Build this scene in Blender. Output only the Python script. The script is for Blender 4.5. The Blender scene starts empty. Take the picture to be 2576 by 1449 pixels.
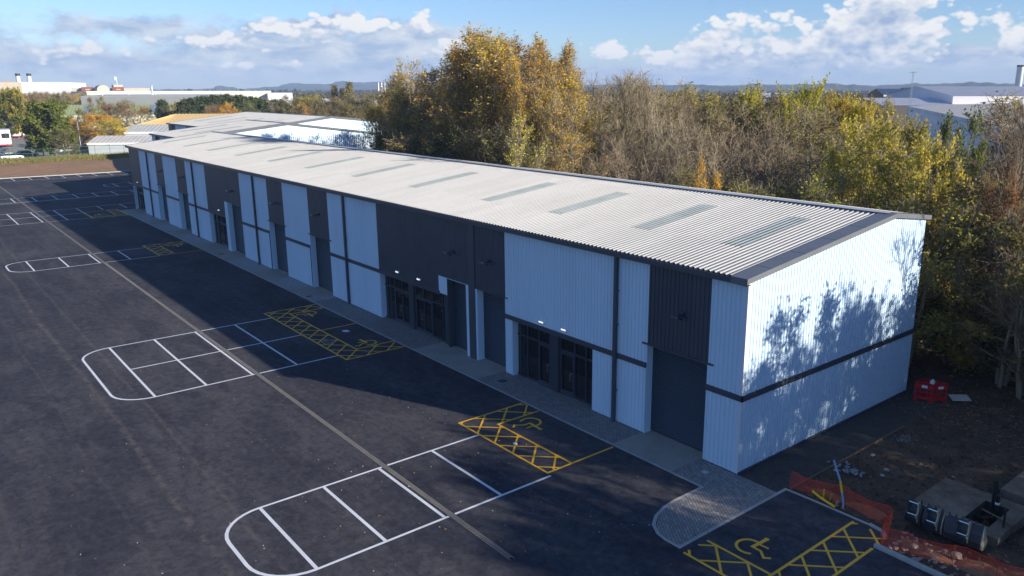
import bpy, math, random
import numpy as np
from mathutils import Vector, Matrix
R = math.radians
SC = bpy.context.scene
COL = SC.collection

# ---------------------------------------------------------------- camera
CAM = Vector((16.8136, -23.6545, 14.6004))
YAW, PITCH = 2.441185, 0.246557
FWD = Vector((math.cos(PITCH)*math.cos(YAW), math.cos(PITCH)*math.sin(YAW), -math.sin(PITCH)))
cd = bpy.data.cameras.new('camera'); cam = bpy.data.objects.new('camera', cd); COL.objects.link(cam)
cam.location = CAM
cam.rotation_euler = FWD.to_track_quat('-Z', 'Y').to_euler()
cd.sensor_width = 36.0; cd.lens = 36*1982.558/2576; cd.shift_x = -99.567/2576
cd.clip_start = 0.3; cd.clip_end = 30000
SC.camera = cam

# ---------------------------------------------------------------- light
SUN_EL, SUN_AZ = R(18.2), R(22.0)           # azimuth measured from +X towards +Y
SD = Vector((math.cos(SUN_EL)*math.cos(SUN_AZ), math.cos(SUN_EL)*math.sin(SUN_AZ), math.sin(SUN_EL)))
sl = bpy.data.lights.new('sun', 'SUN'); sl.energy = 4.4; sl.angle = R(0.53); sl.color = (1.0, 0.91, 0.78)
so = bpy.data.objects.new('sun', sl); COL.objects.link(so); so.rotation_euler = SD.to_track_quat('Z', 'Y').to_euler()
SC.view_settings.view_transform = 'Standard'; SC.view_settings.look = 'None'
SC.view_settings.exposure = 1.0; SC.view_settings.gamma = 1.0; SC.view_settings.use_curve_mapping = False
SC.cycles.max_bounces = 6; SC.cycles.diffuse_bounces = 3; SC.cycles.glossy_bounces = 3; SC.cycles.transparent_max_bounces = 8
SC.cycles.transmission_bounces = 3; SC.cycles.volume_bounces = 0

class NT:
    """tiny helper to write node maths"""
    def __init__(s, nt): s.nt = nt; s.n = nt.nodes; s.l = nt.links
    def new(s, t, **k):
        n = s.n.new(t)
        for a, b in k.items(): setattr(n, a, b)
        return n
    def put(s, sock, v):
        if isinstance(v, bpy.types.NodeSocket): s.l.new(v, sock)
        elif v is not None: sock.default_value = v
    def m(s, op, a, b=None, c=None, clamp=False):
        n = s.new('ShaderNodeMath', operation=op, use_clamp=clamp)
        s.put(n.inputs[0], a); s.put(n.inputs[1], b)
        if c is not None: s.put(n.inputs[2], c)
        return n.outputs[0]
    def ss(s, v, a, b):
        n = s.new('ShaderNodeMapRange', interpolation_type='SMOOTHSTEP', clamp=True)
        s.put(n.inputs['Value'], v); n.inputs['From Min'].default_value = a; n.inputs['From Max'].default_value = b
        return n.outputs[0]
    def lin(s, v, a, b, c=0., d=1.):
        n = s.new('ShaderNodeMapRange', clamp=True)
        s.put(n.inputs['Value'], v)
        for k, x in zip(('From Min', 'From Max', 'To Min', 'To Max'), (a, b, c, d)): n.inputs[k].default_value = x
        return n.outputs[0]
    def noise(s, vec, sc, det=2., rough=.5, dist=0.):
        n = s.new('ShaderNodeTexNoise'); s.put(n.inputs['Vector'], vec)
        n.inputs['Scale'].default_value = sc; n.inputs['Detail'].default_value = det
        n.inputs['Roughness'].default_value = rough; n.inputs['Distortion'].default_value = dist
        return n.outputs['Fac']
    def mix(s, f, a, b, mode='MIX'):
        n = s.new('ShaderNodeMix', data_type='RGBA', blend_type=mode)
        s.put(n.inputs[0], f); s.put(n.inputs[6], a); s.put(n.inputs[7], b)
        return n.outputs[2]
    def xyz(s, x, y, z):
        n = s.new('ShaderNodeCombineXYZ'); s.put(n.inputs[0], x); s.put(n.inputs[1], y); s.put(n.inputs[2], z)
        return n.outputs[0]
    def sep(s, v):
        n = s.new('ShaderNodeSeparateXYZ'); s.put(n.inputs[0], v); return n.outputs
    def mapv(s, v, sc=(1, 1, 1), loc=(0, 0, 0)):
        n = s.new('ShaderNodeMapping'); s.put(n.inputs[0], v); n.inputs['Scale'].default_value = sc; n.inputs['Location'].default_value = loc
        return n.outputs[0]

# ---------------------------------------------------------------- world: Nishita sky with cloud banks by compass direction
w = bpy.data.worlds.new('World'); SC.world = w; w.use_nodes = True
t = NT(w.node_tree); t.n.clear()
tc = t.new('ShaderNodeTexCoord').outputs['Generated']
sky = t.new('ShaderNodeTexSky', sky_type='NISHITA', sun_disc=False, sun_elevation=SUN_EL, sun_rotation=R(90)-SUN_AZ,
            altitude=30, air_density=1.0, dust_density=0.0, ozone_density=3.0)
sx_, sy_, sz_ = t.sep(tc)
az = t.m('ARCTAN2', sy_, sx_)                                   # radians from +X
hor = t.m('SQRT', t.m('ADD', t.m('MULTIPLY', sx_, sx_), t.m('MULTIPLY', sy_, sy_)))
el = t.m('ARCTAN2', sz_, hor)
# u,v in hundreds of milliradians; u grows to the right of the view
U = t.m('MULTIPLY', t.m('SUBTRACT', 2.4412+0.0502, az), 10.)
V = t.m('MULTIPLY', el, 10.)
def Dm(x, y): return ((x-1288)/198.3, (226-y)/198.3)
def bank(U, V, BL, fsc, billow):
    """cloud density field: soft ellipses broken up by noise"""
    P = t.xyz(U, t.m('MULTIPLY', V, 1.55), 0.3)
    n = t.m('MULTIPLY', t.m('SUBTRACT', t.noise(P, fsc, 4., .55, .2), .5), .85)
    n = t.m('ADD', n, t.m('MULTIPLY', t.m('SUBTRACT', t.noise(P, fsc*3.6, 4., .62, 0.), .5), .34))
    if billow:
        v = t.new('ShaderNodeTexVoronoi', feature='F1'); t.put(v.inputs['Vector'], P); v.inputs['Scale'].default_value = 5.5; v.inputs['Detail'].default_value = 1.; v.inputs['Roughness'].default_value = .6
        n = t.m('ADD', n, t.m('MULTIPLY', t.m('SUBTRACT', .42, v.outputs['Distance']), .26))
    mask = None
    for (x, y, rx, ry, amp) in BL:
        u0, v0 = Dm(x, y)
        du = t.m('MULTIPLY', t.m('SUBTRACT', U, u0), 198.3/rx); dv = t.m('MULTIPLY', t.m('SUBTRACT', V, v0), 198.3/ry)
        d = t.m('SQRT', t.m('ADD', t.m('MULTIPLY', du, du), t.m('MULTIPLY', dv, dv)))
        o = t.m('MULTIPLY', t.m('SUBTRACT', 1.15, d), amp); mask = o if mask is None else t.m('SMOOTH_MAX', mask, o, .12)
    return t.m('ADD', n, t.m('MAXIMUM', mask, -.6))
BA = [(800, 130, 480, 66, .40), (440, 95, 190, 40, .34), (1020, 100, 220, 56, .34), (20, 120, 190, 62, .42), (60, 165, 220, 50, .34), (360, 165, 380, 40, .34), (900, 186, 560, 30, .30),
      (-300, 120, 400, 80, .4), (1760, 188, 700, 30, .32), (2330, 165, 280, 42, .36), (1980, 160, 420, 44, .36), (2900, 130, 320, 80, .4)]
BB = [(2010, 128, 400, 62, .42), (2170, 45, 105, 62, .48), (2130, 92, 270, 54, .42), (1800, 118, 150, 46, .42), (1890, 80, 160, 42, .38), (1690, 150, 120, 36, .36),
      (1515, 136, 62, 32, .42), (2435, 128, 100, 44, .46), (1080, 72, 38, 32, .46), (895, 72, 90, 24, .30), (30, 95, 110, 42, .36), (2800, 110, 220, 90, .42), (1160, 128, 90, 30, .3), (600, 122, 190, 26, .24), (760, 92, 130, 22, .26), (960, 80, 130, 24, .32), (330, 150, 160, 20, .2), (700, 170, 200, 14, .2)]
O_ = (.10, .17)
a0 = bank(U, V, BA, 1.3, False); aS = t.noise(t.xyz(U, t.m('MULTIPLY', V, 2.6), 9.), 2.1, 4., .62, .3)
b0 = bank(U, V, BB, 1.5, True); b1 = bank(t.m('ADD', U, O_[0]), t.m('ADD', V, O_[1]), BB, 1.5, True)
dA = t.m('MULTIPLY', t.ss(a0, .05, .24), .90); dB = t.ss(b0, .01, .14)
litA = t.m('ADD', t.m('MULTIPLY', t.m('SUBTRACT', aS, .5), 3.2), .42, clamp=True)
litB = t.m('ADD', t.m('MULTIPLY', t.m('SUBTRACT', b0, b1), 2.3), t.m('SUBTRACT', .62, t.m('MULTIPLY', t.ss(b0, .12, .60), .50)), clamp=True)
colA = t.mix(litA, (.42, .55, .78, 1), (.92, .95, 1.0, 1)); colB = t.mix(litB, (.40, .54, .78, 1), (1.12, 1.11, 1.09, 1))
lowband = t.m('MULTIPLY', t.ss(V, 0.6, -.1), .6)
tint = t.mix(1.0, sky.outputs[0], (.88, 1.01, 1.33, 1), 'MULTIPLY')
bg1 = t.new('ShaderNodeBackground'); t.l.new(tint, bg1.inputs[0]); bg1.inputs[1].default_value = 0.063
bgA = t.new('ShaderNodeBackground'); t.l.new(colA, bgA.inputs[0]); bgA.inputs[1].default_value = 0.44
bgB = t.new('ShaderNodeBackground'); t.l.new(colB, bgB.inputs[0]); bgB.inputs[1].default_value = 0.44
bg3 = t.new('ShaderNodeBackground'); bg3.inputs[0].default_value = (.47, .66, .96, 1); bg3.inputs[1].default_value = 0.36
def mixs(f, a_, b_):
    m_ = t.new('ShaderNodeMixShader'); t.put(m_.inputs[0], f); t.l.new(a_.outputs[0], m_.inputs[1]); t.l.new(b_.outputs[0], m_.inputs[2]); return m_
m2 = mixs(dB, mixs(dA, mixs(lowband, bg1, bg3), bgA), bgB)
wo = t.new('ShaderNodeOutputWorld'); t.l.new(m2.outputs[0], wo.inputs[0])

# ---------------------------------------------------------------- materials
def srgb(h):
    h = h.lstrip('#'); v = [int(h[i:i+2], 16)/255 for i in (0, 2, 4)]
    return tuple((x/12.92 if x <= .04045 else ((x+.055)/1.055)**2.4) for x in v)
MATS = {}
def mat(name, col, rough=.6, var=.12, nscale=.6, metal=0., spec=.5, bump=0., bscale=20., col2=None, stretch=(1, 1, 1), det=4., fine=0., finescale=40.):
    if name in MATS: return MATS[name]
    m = bpy.data.materials.new(name); m.use_nodes = True; q = NT(m.node_tree)
    b = q.n['Principled BSDF']; b.inputs['Roughness'].default_value = rough; b.inputs['Metallic'].default_value = metal
    b.inputs['Specular IOR Level'].default_value = spec
    o = q.new('ShaderNodeTexCoord').outputs['Object']
    v = q.mapv(o, stretch)
    f = q.noise(v, nscale, det, .6)
    f = q.lin(f, .3, .7)
    c1 = tuple(x*(1-var) for x in col)+(1,); c2 = (tuple(x*(1+var) for x in col) if col2 is None else tuple(col2))+(1,)
    if col2 is not None: c1 = tuple(col)+(1,)
    c = q.mix(f, c1, c2)
    if fine:
        g = q.lin(q.noise(o, finescale, 2., .6), .3, .7, 1-fine, 1+fine)
        n = q.new('ShaderNodeVectorMath', operation='SCALE'); q.put(n.inputs[0], c); q.put(n.inputs['Scale'], g); c = n.outputs[0]
    q.put(b.inputs['Base Color'], c)
    if bump:
        bn = q.new('ShaderNodeBump'); bn.inputs['Strength'].default_value = bump; bn.inputs['Distance'].default_value = .02
        q.put(bn.inputs['Height'], q.noise(o, bscale, 4., .6)); q.l.new(bn.outputs[0], b.inputs['Normal'])
    MATS[name] = m; return m
def emit(name, col, s):
    m = bpy.data.materials.new(name); m.use_nodes = True; b = m.node_tree.nodes['Principled BSDF']
    b.inputs['Base Color'].default_value = (*col, 1); b.inputs['Emission Color'].default_value = (*col, 1); b.inputs['Emission Strength'].default_value = s
    MATS[name] = m; return m

# ---------------------------------------------------------------- mesh builder + scene graph helpers
class MB:
    def __init__(s): s.v = []; s.f = []; s.mi = []; s.mats = []
    def mat(s, m):
        if m not in s.mats: s.mats.append(m)
        return s.mats.index(m)
    def poly(s, pts, m=None):
        i = len(s.v); s.v += [tuple(p) for p in pts]; s.f.append(tuple(range(i, i+len(pts)))); s.mi.append(s.mat(m) if m else 0); return s
    def box(s, x0, x1, y0, y1, z0, z1, m=None, M=None):
        P = [(x0, y0, z0), (x1, y0, z0), (x1, y1, z0), (x0, y1, z0), (x0, y0, z1), (x1, y0, z1), (x1, y1, z1), (x0, y1, z1)]
        if M is not None: P = [tuple(M @ Vector(p)) for p in P]
        i = len(s.v); s.v += P; k = s.mat(m) if m else 0
        for f in ((0, 3, 2, 1), (4, 5, 6, 7), (0, 1, 5, 4), (1, 2, 6, 5), (2, 3, 7, 6), (3, 0, 4, 7)):
            s.f.append(tuple(i+j for j in f)); s.mi.append(k)
        return s
    def prism(s, poly, axis, a, b, m=None, M=None):
        """polygon (list of 2-D pts) extruded along axis 'x','y' or 'z' from a to b"""
        def P(p, q):
            r = {'x': (q, p[0], p[1]), 'y': (p[0], q, p[1]), 'z': (p[0], p[1], q)}[axis]
            return tuple(M @ Vector(r)) if M is not None else r
        n = len(poly); i = len(s.v); s.v += [P(p, a) for p in poly]+[P(p, b) for p in poly]; k = s.mat(m) if m else 0
        s.f.append(tuple(range(i, i+n))[::-1]); s.f.append(tuple(range(i+n, i+2*n))); s.mi += [k, k]
        for j in range(n):
            s.f.append((i+j, i+(j+1) % n, i+n+(j+1) % n, i+n+j)); s.mi.append(k)
        return s
    def tube(s, pts, r, n=8, m=None, caps=True, r2=None):
        pts = [Vector(p) for p in pts]; i0 = len(s.v); k = s.mat(m) if m else 0; L = len(pts)
        for j, p in enumerate(pts):
            d = (pts[min(j+1, L-1)]-pts[max(j-1, 0)]).normalized()
            a = d.orthogonal().normalized() if abs(d.z) > .99 else Vector((0, 0, 1)).cross(d).normalized()
            b = d.cross(a); rr = r if r2 is None else r+(r2-r)*j/max(1, L-1)
            for q in range(n):
                an = 2*math.pi*q/n; s.v.append(tuple(p+a*math.cos(an)*rr+b*math.sin(an)*rr))
        for j in range(L-1):
            for q in range(n):
                s.f.append((i0+j*n+q, i0+j*n+(q+1) % n, i0+(j+1)*n+(q+1) % n, i0+(j+1)*n+q)); s.mi.append(k)
        if caps:
            s.f.append(tuple(i0+q for q in range(n))[::-1]); s.f.append(tuple(i0+(L-1)*n+q for q in range(n))); s.mi += [k, k]
        return s
    def line(s, a, b, wd, z, m=None, t=.0):
        a = Vector((a[0], a[1])); b = Vector((b[0], b[1])); d = (b-a).normalized(); n = Vector((-d.y, d.x))*wd/2
        return s.poly([(*(a-n), z), (*(b-n), z), (*(b+n), z), (*(a+n), z)], m)
    def path(s, pts, wd, z, m=None, closed=False):
        P = [Vector(p[:2]) for p in pts]; n = len(P); L = []; Rr = []
        for i in range(n):
            a = P[(i-1) % n] if (closed or i > 0) else P[i]; b = P[(i+1) % n] if (closed or i < n-1) else P[i]
            d1 = (P[i]-a).normalized() if a != P[i] else None; d2 = (b-P[i]).normalized() if b != P[i] else None
            if d1 is None: d1 = d2
            if d2 is None: d2 = d1
            d = (d1+d2).normalized(); nn = Vector((-d.y, d.x)); k = wd/2/max(.4, nn.dot(Vector((-d1.y, d1.x))))
            L.append(P[i]+nn*k); Rr.append(P[i]-nn*k)
        for i in range(n if closed else n-1):
            j = (i+1) % n
            s.poly([(*Rr[i], z), (*Rr[j], z), (*L[j], z), (*L[i], z)], m)
        return s
    def mesh(s, name, m=None):
        me = bpy.data.meshes.new(name); me.from_pydata(s.v, [], s.f)
        ms = s.mats or [m]
        for x in ms: me.materials.append(x)
        if s.mats: me.polygons.foreach_set('material_index', s.mi)
        me.update(); return me
    def build(s, name, m=None, parent=None, smooth=False, **kw):
        me = s.mesh(name, m); o = bpy.data.objects.new(name, me); COL.objects.link(o)
        if smooth: me.polygons.foreach_set('use_smooth', [True]*len(me.polygons))
        if parent: o.parent = parent
        for k, v in kw.items(): o[k] = v
        return o
def tag(o, label=None, cat=None, group=None, kind=None):
    for k, v in (('label', label), ('category', cat), ('group', group), ('kind', kind)):
        if v: o[k] = v
    return o
def thing(name, label, cat, loc=(0, 0, 0), rz=0., group=None):
    o = bpy.data.objects.new(name, None); COL.objects.link(o); o.location = loc; o.rotation_euler = (0, 0, rz)
    return tag(o, label, cat, group)
def struct(name, mb, m=None, **k):
    o = mb.build(name, m, **k); o['kind'] = 'structure'; return o
def dup(root, loc=None, rz=None, label=None, group=None, sc=None):
    kids = list(root.children)
    r = root.copy(); COL.objects.link(r)
    if loc is not None: r.location = loc
    if rz is not None: r.rotation_euler = (0, 0, rz)
    if sc is not None: r.scale = (sc, sc, sc) if not hasattr(sc, '__len__') else sc
    if label: r['label'] = label
    if group: r['group'] = group
    for ch in kids:
        c = ch.copy(); COL.objects.link(c); c.parent = r
        for g in ch.children:
            d = g.copy(); COL.objects.link(d); d.parent = c
    return r
def dirD(Dx):                                  # horizontal unit vector for a picture column (0..2576)
    x = (Dx-1288-99.567)/1982.558
    r = Vector((math.sin(YAW), -math.cos(YAW), 0)); h = Vector((math.cos(YAW), math.sin(YAW), 0))/math.cos(PITCH)
    return (h+r*x).normalized()
def spot(Dx, dist, z=0.):
    d = dirD(Dx); return Vector((CAM.x+d.x*dist, CAM.y+d.y*dist, z))
def col_of(x, y):                               # picture column of a ground position
    d = Vector((x-CAM.x, y-CAM.y, 0)); h = Vector((math.cos(YAW), math.sin(YAW), 0)); r = Vector((math.sin(YAW), -math.cos(YAW), 0))
    return 1288+99.567+1982.558*d.dot(r)/max(1e-3, d.dot(h)*math.cos(PITCH)+6*math.sin(PITCH))
def height_for(Dy, dist, Dx=1387.6):
    """world height of a picture row at a horizontal distance, for a given picture column"""
    X = (Dx-1387.6)/1982.558; Y = (724.5-Dy)/1982.558
    h = Vector((math.cos(YAW), math.sin(YAW), 0)); r = Vector((math.sin(YAW), -math.cos(YAW), 0)); up_ = Vector((0, 0, 1))
    d = FWD+r*X+(h*math.sin(PITCH)+up_*math.cos(PITCH))*Y
    return CAM.z+d.z/math.hypot(d.x, d.y)*dist

WHITE = mat('wall_white', (.76, .79, .82), .45, .03, .3)

# ================================================================ GROUND
EARTH = mat('earth', srgb('#6a5545'), .95, .3, .9, bump=.6, bscale=6, col2=srgb('#3e3128'), fine=.35, finescale=9)
def asphalt_mat():
    m = bpy.data.materials.new('asphalt'); m.use_nodes = True; q = NT(m.node_tree); b = q.n['Principled BSDF']
    o = q.new('ShaderNodeTexCoord').outputs['Object']
    big = q.lin(q.noise(q.mapv(o, (.35, 1, 1)), .22, 5., .6), .3, .7)
    med = q.lin(q.noise(q.mapv(o, (.12, 1.4, 1)), .9, 5., .65, .4), .35, .75)
    fine = q.lin(q.noise(o, 38., 3., .7), .3, .7)
    spk = q.ss(q.noise(o, 16., 2., .5), .68, .76)
    dust = q.ss(q.noise(q.mapv(o, (.8, 1, 1)), 1.7, 8., .75), .58, .80)
    c = q.mix(big, (.036, .038, .052, 1), (.094, .092, .100, 1))
    c = q.mix(q.m('MULTIPLY', med, .5), c, (.125, .120, .122, 1))
    c = q.mix(q.m('MULTIPLY', dust, .5), c, (.15, .14, .125, 1))
    c = q.mix(q.m('MULTIPLY', fine, .42), c, (.006, .006, .010, 1)); c = q.mix(q.m('MULTIPLY', q.ss(q.noise(q.mapv(o, (.5, 1, 1)), .33, 6., .7, .5), .45, .60), .6), c, (.030, .032, .044, 1))
    mot = q.lin(q.noise(o, 2.6, 8., .78, .6), .36, .64, .68, 1.36)
    vs = q.new('ShaderNodeVectorMath', operation='SCALE'); q.put(vs.inputs[0], c); q.put(vs.inputs['Scale'], mot); c = vs.outputs[0]
    # pale tyre scuffs and paving joints that run the length of the yard
    y = q.sep(o)[1]; x = q.sep(o)[0]
    for (y0, wd, amp) in ((-17.4, .10, .5), (-15.9, .07, .4), (-19.2, .05, .18), (-13.1, .05, .20), (-6.9, .06, .16), (-22.3, .06, .2), (-4.2, .04, .1)):
        wob = q.m('MULTIPLY', q.m('SUBTRACT', q.noise(q.xyz(q.m('MULTIPLY', x, .06), y0, 0.), 1., 2.), .5), 1.0)
        d = q.m('ABSOLUTE', q.m('SUBTRACT', q.m('ADD', y, wob), y0))
        s_ = q.m('MULTIPLY', q.ss(d, wd*2.2, 0.), q.m('MULTIPLY', q.ss(q.noise(o, 2.2, 5., .7), .38, .62), amp))
        c = q.mix(s_, c, (.17, .15, .125, 1))
    c = q.mix(q.m('MULTIPLY', spk, .2), c, (.30, .28, .25, 1))
    q.put(b.inputs['Base Color'], c); b.inputs['Roughness'].default_value = .9; b.inputs['Specular IOR Level'].default_value = .10
    bn = q.new('ShaderNodeBump'); bn.inputs['Strength'].default_value = .35; bn.inputs['Distance'].default_value = .01
    q.put(bn.inputs['Height'], q.noise(o, 45., 3., .6)); q.l.new(bn.outputs[0], b.inputs['Normal'])
    return m
ASPH = asphalt_mat()
def ground_mat():
    m = bpy.data.materials.new('ground'); m.use_nodes = True; q = NT(m.node_tree); b = q.n['Principled BSDF']
    o = q.new('ShaderNodeTexCoord').outputs['Object']
    near = q.mix(q.lin(q.noise(o, .9, 6., .65), .32, .68), (.030, .021, .015, 1), (.085, .058, .040, 1))
    near = q.mix(q.ss(q.noise(o, 5.5, 3., .6), .60, .72), near, (.15, .11, .075, 1))
    far = q.mix(q.lin(q.noise(o, .004, 5., .6), .4, .6), (.075, .075, .03, 1), (.13, .10, .055, 1))
    far = q.mix(q.ss(q.noise(o, .012, 4., .6), .5, .62), far, (.045, .055, .025, 1))
    x, y, z = q.sep(o)
    d = q.m('SQRT', q.m('ADD', q.m('MULTIPLY', x, x), q.m('MULTIPLY', y, y)))
    q.put(b.inputs['Base Color'], q.mix(q.ss(d, 120., 260.), near, far)); b.inputs['Roughness'].default_value = .95
    bn = q.new('ShaderNodeBump'); bn.inputs['Strength'].default_value = .8; bn.inputs['Distance'].default_value = .06
    q.put(bn.inputs['Height'], q.noise(o, 4., 5., .7)); q.l.new(bn.outputs[0], b.inputs['Normal'])
    return m
GROUND = ground_mat()
# one sheet to the horizon, finer and lumpy near the dug-over corner
PITX = (7.3, 8.12); PITY = (2.95, 4.75)
def lumps(x, y):
    f = lambda a, b, c, d: math.sin(a*x+b*y+c)*math.sin(b*x-a*y+d)
    h = .09*f(.9, .5, 1., 2.)+.06*f(2.1, 1.3, .3, .7)+.035*f(4.3, 3.1, 2., 1.)+.02*f(8.3, 6.1, .5, 2.)
    k = max(0, min(1, (x-2.3)/1.5))*max(0, min(1, (y-.95)/1.2))*max(0, min(1, (60-y)/10))
    return h*k
xs = [-9000, -2500, -900, -400, -200, -100, -50, -20, -8, -2, 1]+[2+i*.35 for i in range(0, 50)]+[21, 26, 40, 80, 300, 1500, 9000]
ys = [-9000, -2000, -400, -100, -40, -15, -5, 0]+[.8+i*.35 for i in range(0, 62)]+[24, 28, 35, 50, 80, 150, 300, 800, 2500, 9000]
g = MB(); nx = len(xs)
for yv in ys:
    for xv in xs: g.v.append((xv, yv, -.03+lumps(xv, yv)))
for j in range(len(ys)-1):
    for i in range(nx-1):
        cx, cy = (xs[i]+xs[i+1])/2, (ys[j]+ys[j+1])/2
        if PITX[0] < cx < PITX[1] and PITY[0] < cy < PITY[1] or 8.1 < cx < 9.6 and 6.6 < cy < 8.1: continue
        g.f.append((j*nx+i, j*nx+i+1, (j+1)*nx+i+1, (j+1)*nx+i)); g.mi.append(0)
struct('ground', g, GROUND)

a = MB()
a.poly([(-145, -75, 0), (60, -75, 0), (60, -.68, 0), (5.95, -.68, 0), (5.95, .55, 0), (1.95, .45, 0), (1.95, -5.6, 0), (1.2, -5.62, 0), (-.24, -4.2, 0), (-.27, -1.9, 0), (-92.7, -1.9, 0), (-92.7, 20, 0), (-145, 20, 0)], ASPH)
struct('car_park', a)
PATHM = mat('gravel_path', (.032, .031, .033), .95, .2, 2.5, bump=.8, bscale=25, col2=(.062, .056, .05), fine=.5, finescale=30)
a = MB().poly([(.02, -.02, -.012), (2.0, -.02, -.012), (2.0, 14.5, -.012), (.02, 14.5, -.012)], PATHM)
struct('path', a)
EDGE = mat('timber', srgb('#7b6350'), .85, .2, 3)
tag(MB().box(2.0, 2.04, .55, 9.4, -.05, .05, EDGE).build('timber_edging'), 'thin timber board edging along the dark path beside the gable wall', 'edging')

def brick_mat(name, c1, c2, mort, bw, bh, rot=0.):
    m = bpy.data.materials.new(name); m.use_nodes = True; q = NT(m.node_tree); b = q.n['Principled BSDF']
    o = q.new('ShaderNodeTexCoord').outputs['Object']
    mp = q.new('ShaderNodeMapping'); q.l.new(o, mp.inputs[0]); mp.inputs['Rotation'].default_value = (0, 0, rot)
    k = q.new('ShaderNodeTexBrick'); q.l.new(mp.outputs[0], k.inputs['Vector'])
    k.inputs['Color1'].default_value = (*c1, 1); k.inputs['Color2'].default_value = (*c2, 1); k.inputs['Mortar'].default_value = (*mort, 1)
    k.inputs['Scale'].default_value = 1.; k.inputs['Brick Width'].default_value = bw; k.inputs['Row Height'].default_value = bh
    k.inputs['Mortar Size'].default_value = .009; k.inputs['Bias'].default_value = 0.
    c = q.mix(q.lin(q.noise(o, 1.6, 5., .7), .3, .7, 0., .5), k.outputs[0], (.16, .15, .14, 1))
    q.put(b.inputs['Base Color'], c); b.inputs['Roughness'].default_value = .85
    bn = q.new('ShaderNodeBump'); bn.inputs['Strength'].default_value = .5; bn.inputs['Distance'].default_value = .01
    q.put(bn.inputs['Height'], k.outputs[1]); bn.invert = True; q.l.new(bn.outputs[0], b.inputs['Normal'])
    return m
PAVE = brick_mat('block_paving', (.24, .22, .20), (.40, .36, .33), (.05, .048, .045), .22, .11, R(35))
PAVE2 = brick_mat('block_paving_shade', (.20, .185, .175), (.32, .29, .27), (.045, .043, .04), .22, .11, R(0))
CONC = mat('concrete', srgb('#8f8a80'), .9, .14, .8, bump=.2, col2=srgb('#a39d90'), fine=.14)
KERB = mat('kerb_concrete', srgb('#a9a69f'), .85, .12, 2., bump=.15, fine=.1)
GRAV = mat('gravel', srgb('#6b6c70'), .95, .3, 9., bump=1., bscale=28, col2=srgb('#b2b0ac'), fine=.6, finescale=26)
# footway in front of the doors: paving, aprons and gravel strips, all flush
zf = .006
secs = []   # (x0,x1,material)
aprons = [(-81.5, -77.3), (-73.3, -69.2), (-58.6, -53.6), (-47.9, -43.7), (-39.8, -35.6), (-21.6, -15.2)]
def foot(x0, x1, m, name):
    struct(name, MB().poly([(x0, -1.76, zf), (x1, -1.76, zf), (x1, .5, zf), (x0, .5, zf)], m))
foot(-92.7, -88.0, CONC, 'pavement'); foot(-88.0, -81.5, GRAV, 'gravel_strip'); foot(-81.5, -77.3, CONC, 'pavement')
foot(-77.3, -73.3, GRAV, 'gravel_strip'); foot(-73.3, -69.2, CONC, 'pavement'); foot(-69.2, -63.6, GRAV, 'gravel_strip')
foot(-63.6, -53.6, CONC, 'pavement'); foot(-53.6, -47.9, GRAV, 'gravel_strip'); foot(-47.9, -43.7, CONC, 'pavement')
foot(-43.7, -39.8, GRAV, 'gravel_strip'); foot(-39.8, -36.4, CONC, 'pavement'); foot(-36.4, -35.4, GRAV, 'gravel_strip')
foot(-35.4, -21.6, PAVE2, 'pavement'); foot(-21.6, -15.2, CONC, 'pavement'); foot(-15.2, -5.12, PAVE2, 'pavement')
foot(-5.12, -1.82, CONC, 'pavement')
isl = [(-1.82, -1.76), (-.17, -1.76), (-.17, -3.4), (-.08, -4.05), (.13, -4.65), (.46, -5.12), (.9, -5.42), (1.3, -5.5), (1.83, -5.5), (1.83, 0.), (0, 0), (0, .5), (-1.82, .5)]
struct('paved_island', MB().poly([(x, y, zf) for x, y in isl], PAVE))
k = MB()
k.path([(-92.7, -1.83), (-.23, -1.83), (-.23, -3.4), (-.15, -4.05), (.06, -4.7), (.4, -5.2), (.88, -5.5), (1.3, -5.58), (1.9, -5.58), (1.9, .46), (3.2, .5), (5.2, .5)], .13, zf+.006, KERB)
# flush kerb has a low nosing
struct('kerb', k)
def kerb_run(pts, w_, h, name='kerb'):
    m = MB()
    for (p, q) in zip(pts, pts[1:]):
        p = Vector(p); q = Vector(q); L = (q-p).length; n = max(1, round(L/.92)); d = (q-p)/n; an = math.atan2(d.y, d.x)
        for i in range(n):
            c = p+d*(i+.5); M = Matrix.Translation((c.x, c.y, 0)) @ Matrix.Rotation(an, 4, 'Z'); l = d.length/2-.004
            m.prism([(-w_/2, -.02), (w_/2, -.02), (w_/2, h), (-w_/2+.03, h), (-w_/2, h-.03)], 'x', -l, l, KERB, M)
    return struct(name, m)
kerb_run([(5.2, .52), (5.75, .42), (6.0, .1)], .13, .05)
kerb_run([(6.0, -.62), (7.6, -.66), (11.8, -.72), (16, -.8)], .15, .12)
kerb_run([(-145.1, -75), (-145.1, 20)], .25, .12)

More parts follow.
